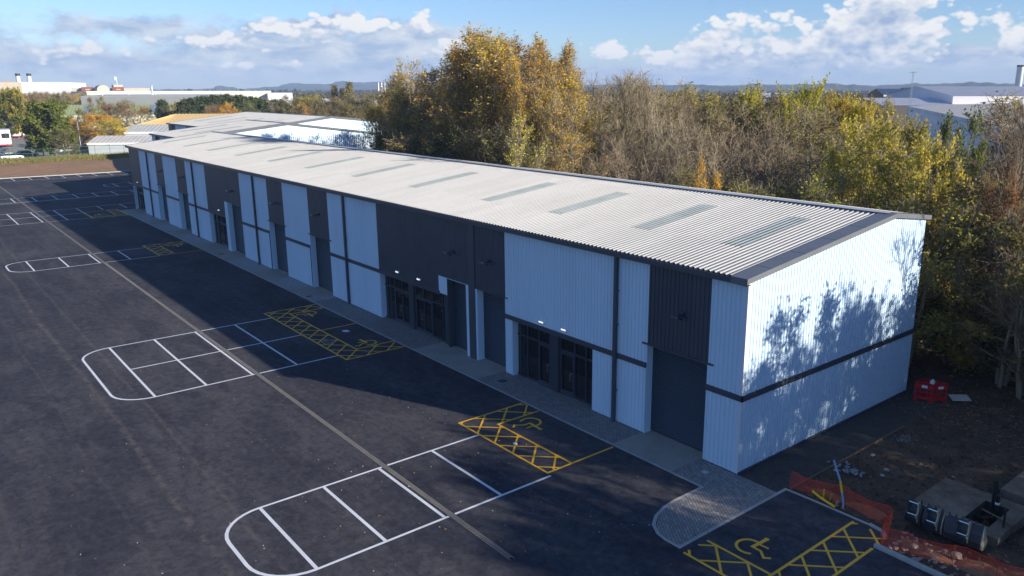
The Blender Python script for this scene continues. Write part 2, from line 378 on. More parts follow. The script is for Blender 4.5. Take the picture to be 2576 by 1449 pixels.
# ---- painted markings
def wear(name, col, dirt):
    m = bpy.data.materials.new(name); m.use_nodes = True; q = NT(m.node_tree); b = q.n['Principled BSDF']
    o = q.new('ShaderNodeTexCoord').outputs['Object']
    f = q.ss(q.noise(o, 9., 6., .75), .60, .72); g2 = q.lin(q.noise(o, 1.3, 4., .6), .3, .7, 0, .25)
    c = q.mix(q.m('MULTIPLY', f, .45), (*col, 1), (*dirt, 1)); c = q.mix(g2, c, (*dirt, 1))
    q.put(b.inputs['Base Color'], c); b.inputs['Roughness'].default_value = .6; return m
WP = wear('white_paint', (.74, .76, .78), (.30, .30, .30)); YP = wear('yellow_paint', (.95, .50, .02), (.45, .27, .04))
zm = .004
def rowlines(m, xa, xb, yl, yr, divs, mid=None, arc=True, gap=True, midr=None):
    LW = .11
    def ylines(x, y0, y1):
        if gap:
            if y0 < -10.32: m.line((x, y0), (x, -10.32), LW, zm, WP)
            m.line((x, max(y0, -10.06)), (x, y1), LW, zm, WP)
        else: m.line((x, y0), (x, y1), LW, zm, WP)
    ylines(xa, yl, yr); ylines(xb, yl, yr)
    if mid is not None: ylines(mid, yl, midr if midr is not None else yr)
    for y in divs: m.line((xa+.06, y), (xb-.06, y), .12, zm+.001, WP)
    if arc:
        r = 1.62; P = []
        for i in range(9): an = R(90)-i*R(90)/8; P.append((xa+r-r*math.sin(an), yl-r+r*math.cos(an)) if 0 else (xa+r-r*math.cos(R(90)*i/8), yl-r*math.sin(R(90)*i/8)))
        for i in range(9): P.append((xb-r+r*math.sin(R(90)*i/8), yl-r*math.cos(R(90)*i/8)))
        m.path(P, .12, zm+.0005, WP)
m = MB(); rowlines(m, -9.52, -4.63, -15.2, -5.62, [-15.2, -12.78, -10.46, -8.0]); struct('parking_markings', m)
m = MB(); rowlines(m, -33.25, -23.35, -15.2, -5.62, [-15.2, -12.78, -10.42, -8.0], mid=-28.4); struct('parking_markings', m)
m = MB(); rowlines(m, -64.55, -59.6, -15.35, -5.68, [-15.35, -12.87, -10.5, -8.08]); struct('parking_markings', m)
m = MB(); rowlines(m, -97.9, -88.1, -34., -5.75, [-30.1, -27.7, -25.2, -22.8, -20.3, -17.9, -15.5, -13.06, -10.7, -8.23, -5.71], mid=-93.1, arc=False)
m.line((-98.2, -5.75), (-99.1, 2.0), .11, zm, WP); m.line((-98.3, -3.3), (-94.6, -3.3), .11, zm, WP); m.line((-98.9, -.6), (-94.6, -.6), .11, zm, WP)
struct('parking_markings', m)
m = MB(); rowlines(m, -114.3, -109.2, -34., 5.2, [-30.2, -27.8, -25.4, -23., -20.5, -18.1, -15.7, -13.3, -10.85, -8.42, -5.93, -3.42, -.97, 1.55, 4.1], arc=False)
m.line((-107.6, -34), (-109.2, 4), .11, zm, WP); struct('parking_markings', m)
m = MB(); rowlines(m, -125.2, -120.4, 4.1, 16., [4.0, 6.4, 8.8, 11.2], gap=False); struct('parking_markings', m)
m = MB()
m.line((-139.6, -40), (-139.6, 18), .12, zm, WP)
for i in range(-11, 5): m.line((-144.8, -.05+2.42*i), (-139.7, -.05+2.42*i), .12, zm+.001, WP)
struct('parking_markings', m)

def hatch(m, rects, sp=1.27, wd=.085, ox=0., oy=0., border=True):
    """diagonal lattice clipped to a union of rectangles"""
    for sg in (1, -1):
        # lines y = sg*x + c
        cs = [y-sg*x for (x0, x1, y0, y1) in rects for x in (x0, x1) for y in (y0, y1)]
        c = math.floor(min(cs)/sp)*sp+(ox if sg > 0 else oy)
        while c < max(cs):
            iv = []
            for (x0, x1, y0, y1) in rects:
                xa, xb = sorted(((y0-c)/sg, (y1-c)/sg)); lo, hi = max(x0, xa), min(x1, xb)
                if hi-lo > .12: iv.append([lo, hi])
            iv.sort(); out = []
            for q in iv:
                if out and q[0] <= out[-1][1]+.01: out[-1][1] = max(out[-1][1], q[1])
                else: out.append(q)
            for lo, hi in out: m.line((lo, sg*lo+c), (hi, sg*hi+c), wd, zm+.002+(.0006 if sg > 0 else 0), YP)
            c += sp
def outline(m, pts, wd=.1): m.path(pts, wd, zm+.0035, YP)
def symbol(m, x, y, rot, s=1.):
    c, sn = math.cos(rot)*s, math.sin(rot)*s
    T = lambda p: (x+p[0]*c-p[1]*sn, y+p[0]*sn+p[1]*c)
    z = zm+.002
    # hip at origin, torso towards +y, legs towards +x
    arc = [(-.08+.46*math.cos(R(a)), -.04+.46*math.sin(R(a))) for a in range(75, 326, 14)]
    m.path([T(p) for p in arc], .11*s, z, YP)
    m.path([T(p) for p in [(0, -.02), (.03, .32), (.05, .78)]], .15*s, z+.0004, YP)
    m.poly([(*T((.05+.1*math.cos(R(a)), .82+.1*math.sin(R(a)))), z+.0008) for a in range(0, 360, 30)], YP)
    m.path([T(p) for p in [(.04, .34), (.46, .36)]], .09*s, z+.0012, YP)
    m.path([T(p) for p in [(-.02, .02), (.36, .02), (.68, -.26), (.86, -.08)]], .1*s, z+.0016, YP)
# nearest accessible bay
m = MB(); hatch(m, [(-11.15, -4.85, -5.57, -4.3), (-11.15, -9.88, -5.57, -1.92)])
outline(m, [(-11.12, -1.95), (-11.12, -5.57), (-4.88, -5.57), (-4.88, -1.98)]); outline(m, [(-9.88, -1.95), (-9.88, -4.3), (-4.9, -4.3)])
symbol(m, -9.08, -3.12, R(-90), 1.0); struct('accessible_bay_markings', m)
m = MB(); hatch(m, [(-34.6, -22.35, -5.57, -4.3), (-34.6, -33.35, -5.57, -1.95), (-23.7, -22.35, -5.57, -1.95)])
outline(m, [(-34.6, -1.95), (-34.6, -5.57), (-22.35, -5.57), (-22.35, -1.9)]); outline(m, [(-33.35, -1.95), (-33.35, -4.3), (-23.7, -4.3), (-23.7, -1.95)])
outline(m, [(-28.52, -4.3), (-28.52, -1.95)]); symbol(m, -32.7, -3.3, R(-90), .95)
m2 = MB(); symbol(m2, 0, 0, 0, .95)
for f in range(len(m2.f)): pass
i0 = len(m.v); m.v += [(-24.4+(-p[1]), -3.25+(-p[0]), p[2]) for p in m2.v]; m.f += [tuple(i0+j for j in f)[::-1] for f in m2.f]; m.mi += [m.mat(YP)]*len(m2.f)
struct('accessible_bay_markings', m)
m = MB(); hatch(m, [(-65.75, -59.7, -5.67, -4.4), (-65.75, -64.5, -5.67, -1.95)])
outline(m, [(-65.75, -1.95), (-65.75, -5.67), (-59.75, -5.67), (-59.75, -1.98)]); outline(m, [(-64.5, -1.95), (-64.5, -4.4), (-59.8, -4.4)])
symbol(m, -63.9, -3.1, R(-90), .95); struct('accessible_bay_markings', m)
m = MB(); hatch(m, [(-89.0, -87.6, -5.75, -1.95), (-94.3, -87.6, -3.1, -1.95)])
outline(m, [(-93.3, -5.75), (-87.6, -5.75), (-87.6, -1.95), (-94.3, -1.95)]); outline(m, [(-89., -5.75), (-89., -3.1), (-94., -3.1), (-93.3, -5.75)])
symbol(m, -90.2, -4.6, R(90), .95); struct('accessible_bay_markings', m)
m = MB(); hatch(m, [(2.2, 6.02, -5.72, -4.52), (4.75, 6.02, -10.5, .26)], ox=.42, oy=.55)
outline(m, [(2.3, -4.5), (8.3, -4.5)] if 0 else [(2.22, -4.56), (4.72, -4.56)]); outline(m, [(2.18, -5.7), (4.72, -5.7)])
outline(m, [(4.75, .28), (4.75, -12)]); outline(m, [(6.02, -.78), (6.02, -12)]); symbol(m, 3.42, -3.74, 0, .92)
struct('accessible_bay_markings', m)

# ---- linear drain
DR = mat('drain_grate', srgb('#6d6a64'), .7, .15, 2., col2=srgb('#827d74')); DK = mat('drain_slot', (.015, .015, .017), .9)
d = thing('linear_drain', 'long pale grated drain channel running the length of the car park', 'drain', (0, -10.19, 0))
gm = MB(); gm.box(-144, -1.1, -.10, -.075, .001, .007, DR); gm.box(-144, -1.1, .075, .10, .001, .007, DR)
x = -144.
while x < -1.2:
    wdt = .10 if x > -60 else .5
    gm.box(x, x+wdt*.62, -.075, .075, .001, .006, DR); x += wdt
gm.build('grate', DR, d); MB().poly([(-144, -.08, .0025), (-1.1, -.08, .0025), (-1.1, .08, .0025), (-144, .08, .0025)], DK).build('channel', DK, d)
MH = mat('cover_plate', srgb('#b9b9b5'), .6, .1, 3); 
def cover(x, y, s, label, mm=MH, rz=0):
    o = thing('manhole_cover', label, 'manhole cover', (x, y, 0), rz)
    MB().box(-s/2, s/2, -s/2, s/2, .004, .016, mm).build('lid', mm, o)
    f = MB(); 
    for (a_, b_, c_, e_) in ((-s/2-.04, s/2+.04, -s/2-.04, -s/2-.006), (-s/2-.04, s/2+.04, s/2+.006, s/2+.04), (-s/2-.04, -s/2-.006, -s/2, s/2), (s/2+.006, s/2+.04, -s/2, s/2)): f.box(a_, b_, c_, e_, .004, .013, KERB)
    f.build('frame', KERB, o); return o
cover(-.93, -.79, .2, 'small pale square inspection cover in the paving near the building corner')
DGM = mat('cast_iron', (.05, .05, .055), .6, .2, 5)
cover(-26.05, -4.95, .62, 'dark square manhole cover among the yellow hatching of the middle bay', DGM)
cover(-14.1, -.9, .5, 'dark square cover in the paving by the glazed entrance', DGM)
cover(-56.8, -1.2, .5, 'dark square cover in the concrete apron by the tall roller shutter', DGM)
cover(-37.0, -1.4, .4, 'dark cover in the concrete apron beside the gravel strip', DGM)

# ================================================================ MAIN TERRACE OF UNITS
LIGHT = mat('light_cladding', (.55, .70, .83), .5, .03, .25, spec=.25)
DARKC = mat('dark_cladding', (.040, .053, .076), .42, .06, .3, spec=.5)
TRIM = mat('trim_grey', (.05, .062, .082), .38, .06, .5, spec=.5)
VERGE = mat('verge_grey', (.13, .142, .16), .42, .08, .7, spec=.5)
ROOFM = mat('roof_sheet', (.395, .395, .385), .8, .03, .3, spec=.12, fine=.03, finescale=3)
RLM = mat('rooflight_sheet', (.21, .245, .25), .45, .15, .8, spec=.4)
GLASS = mat('dark_glass', (.010, .012, .016), .03, .0, 1, spec=.65)
FRAME = mat('window_frame', (.028, .042, .064), .4, .05, 1)
SHUT = mat('shutter_steel', (.035, .055, .08), .42, .08, .5, spec=.5)
STEEL = mat('stainless', (.62, .62, .60), .25, .05, 2, metal=1.)
CORE = mat('core', (.02, .02, .025), .9)
LAMPON = emit('lamp_on', (1., .97, .9), .5)
LENS = mat('lamp_glass', (.30, .33, .36), .15, .05, 2)

def sheets(m, axis, wd, amp):
    q = NT(m.node_tree); b = q.n['Principled BSDF']; src = b.inputs['Base Color'].links[0].from_socket
    o = q.new('ShaderNodeTexCoord').outputs['Object']; X = q.sep(o)
    f = q.m('FLOOR', q.m('DIVIDE', X[axis], wd)); g = q.m('FLOOR', q.m('DIVIDE', q.m('ADD', X[1-axis], 2.7), 6.))
    wn = q.new('ShaderNodeTexWhiteNoise'); q.put(wn.inputs['Vector'], q.xyz(f, g, 0.))
    st = q.noise(q.xyz(q.m('MULTIPLY', X[axis], 5.), q.m('MULTIPLY', X[1-axis], .35), q.m('MULTIPLY', X[2], .35)), 1., 5., .65)
    k = q.m('ADD', q.m('ADD', 1-amp-amp*.6, q.m('MULTIPLY', wn.outputs[0], 2*amp)), q.m('MULTIPLY', st, amp*1.2))
    n = q.new('ShaderNodeVectorMath', operation='SCALE'); q.put(n.inputs[0], src); q.put(n.inputs['Scale'], k); q.l.new(n.outputs[0], b.inputs['Base Color'])
sheets(ROOFM, 0, 1.0, .045); sheets(LIGHT, 0, .86, .03); sheets(DARKC, 0, .86, .10)
EZ = 7.72                          # top of the front wall
ROOF0, SL, YR, YB = 7.885, .125, 10.5, 13.85
def zroof(y): return ROOF0+SL*y if y <= YR else ROOF0+SL*YR-SL*(y-YR)

def cladding(x0, x1, z0, z1, zt=None, pitch=.215, gw=.05, gd=.022, M=None, flip=False):
    """vertical profiled sheet in the plane y=0 facing -y with real grooves; zt(x) gives a sloping top"""
    mb = MB(); n = max(1, round((x1-x0)/pitch)); p = (x1-x0)/n; prof = [(x0, 0.)]
    for i in range(n):
        c = x0+p*(i+.5); prof += [(c-gw/2, 0.), (c-gw/4, gd), (c+gw/4, gd), (c+gw/2, 0.)]
    prof.append((x1, 0.))
    i0 = 0
    for (x, y) in prof:
        zz = zt(x) if zt else z1
        for P in ((x, y, z0), (x, y, zz)): mb.v.append(tuple(M @ Vector(P)) if M is not None else P)
    for i in range(len(prof)-1):
        f = (2*i, 2*i+2, 2*i+3, 2*i+1); mb.f.append(f[::-1] if flip else f); mb.mi.append(0)
    return mb
TR = thing('industrial_terrace', 'long terrace of light and dark grey clad industrial units with white ribbed roof', 'building')
MB().box(-92.4, -.12, .56, 13.5, 0, 7.5, CORE).build('inner_wall', CORE, TR)
UP = [(-92.7, -87.85, 1), (-87.85, -80.87, 0), (-80.87, -77.72, 1), (-77.72, -72.82, 0), (-72.82, -69.49, 1), (-69.49, -63.25, 0), (-63.25, -53.75, 1),
      (-53.75, -47.32, 0), (-47.32, -44.05, 1), (-44.05, -39.28, 0), (-39.28, -35.89, 1), (-35.89, -28.65, 0), (-28.65, -18.3, 1), (-17.7, -14.97, 1), (-14.97, -4.93, 0), (-4.93, -1.68, 1), (-1.68, 0., 0)]
BZ0, BZ1, DZ = 3.04, 3.28, 4.13
doors = {-80.87: (-80.87, -77.72), -72.82: (-72.82, -69.49), -47.32: (-47.32, -44.05), -39.28: (-39.28, -35.89), -4.93: (-4.93, -1.68)}
for i, (x0, x1, dk) in enumerate(UP):
    m_ = DARKC if dk else LIGHT
    z0 = DZ if x0 in doors or x0 == -17.7 else BZ1
    if x0 == -63.25:
        cladding(-63.25, -58.2, BZ1, EZ).build('cladding_panel', m_, TR, label='dark grey cladding panel'); cladding(-58.2, -53.75, 4.6, EZ).build('cladding_panel', m_, TR, label='dark grey cladding panel'); continue
    if x0 == -28.65:
        cladding(-28.65, -21.4, BZ1, EZ).build('cladding_panel', m_, TR, label='dark grey cladding panel'); cladding(-21.4, -18.3, DZ+.04, EZ).build('cladding_panel', m_, TR, label='dark grey cladding panel'); continue
    cladding(x0, x1, z0, EZ).build('cladding_panel', m_, TR, label='dark grey cladding panel' if dk else 'light grey cladding panel')
# lower light panels below the band (and beside the doors)
LOW = [(-87.8, -81.14), (-77.72, -72.96), (-69.49, -63.0), (-53.78, -47.6), (-44.05, -39.5), (-35.89, -28.63), (-8.32, -5.0), (-1.72, 0.), (-15.0, -14.4)]
for x0, x1 in LOW:
    cladding(x0, x1, .03, BZ0).build('lower_panel', LIGHT, TR)
# slivers of light sheet between band and door head on the left jambs
for (a0, a1) in ((-81.14, -80.87), (-72.96, -72.82), (-47.6, -47.32), (-39.5, -39.28), (-5.0, -4.93)):
    if a0 != -5.0: pass
# corner posts (plain flashings)
CF = mat('corner_flashing', (.60, .67, .76), .35, .02, .3)
tc_ = MB(); tc_.box(-.16, .012, -.012, .16, .0, 7.72, CF).build('corner_flashing', CF, TR)
# reveals of the recesses: left jamb faces +x, right jamb faces -x, head soffit
def recess(x0, x1, zh, lm=LIGHT, rm=LIGHT, dep=.5, soff=LIGHT, jw=.03, rstrip=True):
    MB().box(x0-jw, x0, -.004, dep, 0, zh, lm).build('door_jamb', lm, TR); MB().box(x1, x1+jw, -.004, dep, 0, zh, rm).build('door_jamb', rm, TR)
    MB().box(x0, x1, .03, dep, zh, zh+.03, soff).build('door_head', soff, TR)
def shutter(x0, x1, zh, y=.47):
    s = MB(); n = int((zh-.08)/.10)
    pts = []
    for i in range(n):
        z = .08+i*(zh-.08)/n; h = (zh-.08)/n
        pts += [(y, z), (y-.05, z+h*.35), (y-.05, z+h*.5), (y, z+h*.97)]
    pts.append((y, zh)); 
    for a_, b_ in zip(pts, pts[1:]): s.poly([(x0+.03, *a_), (x1-.03, *a_), (x1-.03, *b_), (x0+.03, *b_)], SHUT)
    o = s.build('roller_shutter', SHUT, TR)
    MB().box(x0+.03, x1-.03, y-.06, y+.01, .012, .08, STEEL).build('bottom_rail', STEEL, o)
    [MB().box(a_, a_+.07, y-.05, y+.04, 0, zh, SHUT).build('guide_rail', SHUT, o) for a_ in (x0, x1-.07)]
    MB().box(x0+.07, x1-.07, y-.07, y+.05, zh-.22, zh-.003, SHUT).build('shutter_hood', SHUT, o)
for key, (x0, x1) in doors.items():
    recess(x0-.05, x1-.03, DZ-.005); shutter(x0-.05, x1-.03, DZ-.02)
    MB().box(x0-.27, x1+.27, -.05, .02, DZ-.03, DZ+.045, TRIM).build('head_flashing', TRIM, TR)
recess(-17.55, -15.0, DZ-.01); shutter(-17.55, -15., DZ-.02); MB().box(-17.7, -14.76, -.04, .02, DZ-.03, DZ+.03, TRIM).build('head_flashing', TRIM, TR)
MB().box(-17.75, -17.58, -.01, .45, .0, DZ-.04, LIGHT).build('door_jamb', LIGHT, TR)
recess(-20.5, -18.62, DZ-.01, lm=TRIM); shutter(-20.5, -18.62, DZ-.02); MB().box(-18.62+.03, -18.36, -.01, .4, .0, DZ+.02, LIGHT).build('door_jamb', LIGHT, TR)
recess(-57.4, -53.8, 4.58); shutter(-57.4, -53.8, 4.56)
MB().box(-58.2, -57.43, -.01, .5, .0, 4.58, LIGHT).build('door_jamb', LIGHT, TR)
# light block between glazing head and shutter of the middle units
MB().box(-21.4, -20.53, -.02, .5, 3.15, 4.17, LIGHT).build('door_jamb', LIGHT, TR)
MB().box(-18.3, -17.7, -.05, .3, 0, 7.6, TRIM).build('dark_pier', TRIM, TR)
MB().box(-21.25, -20.53, .22, .5, .0, 3.14, FRAME).build('dark_pier', FRAME, TR)
# glazed entrances
def glazing(x0, x1, zh, mull, doorx, solid=(), y=.38, tz=2.2, sign=1):
    MB().box(x0, x1, y+.03, y+.06, .0, zh, CORE)
    o = MB().box(x0, x1, y, y+.02, .05, zh, GLASS).build('glazed_front', GLASS, TR)
    f = MB(); f.box(x0, x1, y-.06, y-.002, .0, .1, FRAME); f.box(x0, x1, y-.06, y-.002, zh-.07, zh, FRAME); f.box(x0, x1, y-.05, y-.004, tz, tz+.08, FRAME)
    for mx in mull: f.box(mx-.035, mx+.035, y-.062, y-.003, .0, zh, FRAME)
    for (a_, b_) in solid: f.box(a_, b_, y-.16, y-.001, .0, zh, FRAME)
    f.build('frame', FRAME, o)
    for (a_, b_) in doorx:
        d_ = MB(); wd = .09
        for xx in (a_, b_-wd): d_.box(xx, xx+wd, y-.075, y-.063, .06, tz, FRAME)
        d_.box(a_+wd, b_-wd, y-.075, y-.063, .06, .28, FRAME); d_.box(a_+wd, b_-wd, y-.075, y-.063, tz-.12, tz, FRAME)
        d_.build('door_frame', FRAME, o)
        MB().box(a_, b_, y-.14, y-.02, .008, .03, STEEL).build('threshold', STEEL, o)
    for (a_, b_) in doorx:
        mid = (a_+b_)/2
        for s_ in ((-.13,) if b_-a_ < 1.3 else (-.13,)):
            xh = mid+s_ if b_-a_ > 1.3 else b_-.17
            hd = MB(); hd.tube([(xh, y-.07, .86), (xh-.02, y-.15, .90), (xh-.02, y-.15, 1.20), (xh, y-.07, 1.24)], .022, 6, STEEL); hd.build('door_handle', STEEL, o)
    r = MB(); r.box(x0-.03, x0, -.004, y+.1, 0, zh, LIGHT); r.build('reveal', LIGHT, o)
    return o
HZ = BZ0-.005
glazing(-14.4, -8.32, HZ, [-14.12, -13.55, -12.62, -10.95, -9.92, -9.1], [(-12.62, -11.68), (-10.9, -9.95)], [(-11.68, -11.0)])
glazing(-28.6, -21.25, HZ+.05, [-28.25, -27.3, -26.3, -25.35, -24.7, -23.7, -22.75, -21.6], [(-27.25, -25.35), (-24.65, -22.8)], [(-25.35, -24.78)])
glazing(-63.0, -58.2, HZ+.05, [-62.6, -61.6, -60.2, -58.9], [(-60.9, -59.)])
glazing(-92.6, -87.8, 2.96, [-92.3, -91.2, -90., -88.6], [(-91.1, -89.2)])
# dark band, corner round to the gable
for a_, b_ in ((-92.7, -81.05), (-77.8, -72.96), (-69.62, -58.2), (-53.8, -47.4), (-44.1, -39.35), (-35.95, -21.3), (-15.02, -4.98), (-1.75, .045)):
    MB().box(a_, b_, -.045, .03, BZ0, BZ1, TRIM).build('band_trim', TRIM, TR)
MB().box(.0, .045, -.045, 13.66, BZ0-.001, BZ1+.001, TRIM).build('band_trim', TRIM, TR)
# plinth drip
for x0, x1 in LOW: MB().box(x0, x1, -.02, .0, .0, .035, TRIM).build('base_drip', TRIM, TR)
MB().box(.004, .05, 0, 13.66, .0, .09, TRIM).build('base_drip', TRIM, TR)
# gable and back walls
G = Matrix.Rotation(R(90), 4, 'Z')          # local x -> world y, local -y -> world +x
cladding(.0, 13.66, .09, 0, zt=lambda y: zroof(y)-.12, pitch=.2, gw=.07, gd=.03, M=G).build('gable_wall', LIGHT, TR)
MB().poly([(-92.7, 0, 0), (-92.7, 0, 7.75), (-92.7, YR, 9.05), (-92.7, 13.66, 8.65), (-92.7, 13.66, 0)], DARKC).build('gable_wall', DARKC, TR)
MB().poly([(0, 13.66, 0), (0, 13.66, 8.65), (-92.7, 13.66, 8.65), (-92.7, 13.66, 0)][::-1], LIGHT).build('rear_wall', LIGHT, TR)
# roof: trapezoidal sheet, real ribs
def ribbed(x0, x1, y0, y1, zf, pitch=.25, h=.055, m=None, thick=True):
    mb = MB(); n = round((x1-x0)/pitch); p = (x1-x0)/n; prof = []
    for i in range(n):
        b = x0+i*p; prof += [(b, h), (b+p*.30, h), (b+p*.42, 0.), (b+p*.88, 0.)]
    prof.append((x1, h))
    for (x, z) in prof: mb.v += [(x, y0, zf(y0)+z), (x, y1, zf(y1)+z)]
    for i in range(len(prof)-1): mb.f.append((2*i, 2*i+2, 2*i+3, 2*i+1)); mb.mi.append(0)
    return mb
RF = ribbed(-92.75, -.55, -.14, YR-.2, zroof).build('roof', ROOFM, TR)
RB = ribbed(-92.75, -.55, YR+.2, YB, zroof).build('roof', ROOFM, TR)
MB().poly([(-92.7, -.05, zroof(0)-.05), (-.1, -.05, zroof(0)-.05), (-.1, YR, zroof(YR)-.05), (-92.7, YR, zroof(YR)-.05)][::-1], CORE).build('roof_underlay', CORE, TR)
MB().poly([(-92.7, YR, zroof(YR)-.05), (-.1, YR, zroof(YR)-.05), (-.1, 13.6, zroof(13.6)-.05), (-92.7, 13.6, zroof(13.6)-.05)][::-1], CORE).build('roof_underlay', CORE, TR)
for rx in (-88.4, -80., -71.4, -63.0, -54.6, -46.3, -37.8, -29.2, -20.75, -14.5, -8.2, -3.05):
    pp = (92.75-.55)/round((92.75-.55)/.25); k0 = round((rx-.5+92.75)/pp); xa_ = -92.75+k0*pp
    ribbed(xa_, xa_+4*pp, 3.05, 8.15, lambda y: zroof(y)+.014, pp).build('rooflight', RLM, RF)
rc = MB(); z0 = zroof(YR)
rc.poly([(-92.8, YR-.3, z0+.03), (-.1, YR-.3, z0+.03), (-.1, YR-.3, z0+.075), (-92.8, YR-.3, z0+.075)], VERGE)
rc.poly([(-92.8, YR-.3, z0+.075), (-.1, YR-.3, z0+.075), (-.1, YR, z0+.115), (-92.8, YR, z0+.115)], mat('ridge_metal', (.46, .48, .50), .4, .05, 1))
rc.poly([(-92.8, YR, z0+.115), (-.1, YR, z0+.115), (-.1, YR+.3, z0+.075), (-92.8, YR+.3, z0+.075)], ROOFM)
rc.build('ridge_cap', None, RF)
# gutter, fascia
gt = MB(); gt.prism([(-.30, 7.66), (-.02, 7.66), (-.02, 7.86), (-.05, 7.86), (-.05, 7.71), (-.27, 7.71), (-.27, 7.87), (-.30, 7.87)], 'x', -92.8, -.605, TRIM); gt.build('gutter', TRIM, TR)
# verge flashing over the gable
vg = MB()
for (ya, yb) in ((-.30, YR), (YR, YB+.05)):
    za, zb = zroof(ya)+.075, zroof(yb)+.075
    vg.poly([(-.60, ya, za), (.15, ya, za), (.15, yb, zb), (-.60, yb, zb)], VERGE)
    vg.poly([(.15, ya, za), (.15, ya, za-.21), (.15, yb, zb-.21), (.15, yb, zb)], VERGE)
    vg.poly([(.15, ya, za-.21), (.0, ya, za-.21), (.0, yb, zb-.21), (.15, yb, zb-.21)], VERGE)
    vg.poly([(-.60, ya, za), (-.60, yb, zb), (-.60, yb, zb-.09), (-.60, ya, za-.09)], VERGE)
vg.poly([(-.60, -.305, zroof(-.3)+.072), (-.60, -.305, 7.66), (.15, -.305, 7.64), (.15, -.305, zroof(-.3)+.072)], VERGE); vg.poly([(-.60, -.305, 7.66), (-.60, -.02, 7.66), (.15, -.02, 7.66), (.15, -.305, 7.64)], VERGE)
for yj in (1.2, 3.4, 5.6, 7.8): vg.box(-.605, .155, yj, yj+.02, zroof(yj)+.06, zroof(yj)+.081, TRIM)
vg.build('verge_trim', VERGE, TR)
vg = MB(); vg.box(-92.9, -92.65, -.3, YR, 0, 0, VERGE) if 0 else None
for (ya, yb) in ((-.30, YR), (YR, YB+.05)):
    za, zb = zroof(ya)+.075, zroof(yb)+.075
    vg.poly([(-92.95, ya, za), (-92.6, ya, za), (-92.6, yb, zb), (-92.95, yb, zb)], VERGE); vg.poly([(-92.95, ya, za), (-92.95, yb, zb), (-92.95, yb, zb-.2), (-92.95, ya, za-.2)], VERGE)
vg.build('verge_trim', VERGE, TR)
# downpipes
for px in (-84.08, -66.95, -50.22, -33.2, -6.8):
    dp = MB(); dp.box(px-.085, px+.085, -.16, -.03, .12, 7.68, TRIM); o = dp.build('downpipe', TRIM, TR)
    for zb in (1.5, 3.02, 4.58, 6.1): MB().box(px-.02, px+.14, -.175, -.02, zb, zb+.06, TRIM).build('bracket', TRIM, o)
    MB().prism([(-.16, .12), (-.03, .12), (-.12, .02), (-.26, .02)], 'x', px-.085, px+.085, TRIM).build('shoe', TRIM, o)
MB().box(-84.5, -84.5+.001, 0, .001, 0, .001, CORE) 
# floodlights and entrance lights
for fx in (-78.6, -70.5, -55.5, -45.3, -37.45, -19.75, -16.25, -3.05):
    fl = MB(); M = Matrix.Translation((fx, -.42, 5.78)) @ Matrix.Rotation(R(-28), 4, 'X')
    fl.box(-.22, .22, -.16, .16, -.035, .035, FRAME, M); o = fl.build('floodlight', FRAME, TR)
    MB().box(-.19, .19, -.13, .13, -.042, -.036, LENS, M).build('lens', LENS, o)
    b_ = MB(); b_.box(fx-.05, fx+.05, -.28, .0, 5.80, 5.88, FRAME); b_.box(fx-.09, fx+.09, -.05, .01, 5.72, 5.96, FRAME); b_.build('bracket', FRAME, o)
for (lx, lz) in ((-11.98, 3.5), (-10.3, 3.5), (-26.2, 3.53), (-23.62, 3.53), (-59.9, 3.58), (-90.0, 3.58)):
    b_ = MB().box(lx-.2, lx+.2, -.07, .0, lz-.055, lz+.065, mat('light_housing', (.7, .7, .7), .4)).build('entrance_light', None, TR)
    MB().box(lx-.16, lx+.16, -.085, -.071, lz-.03, lz+.03, LAMPON).build('diffuser', LAMPON, b_)

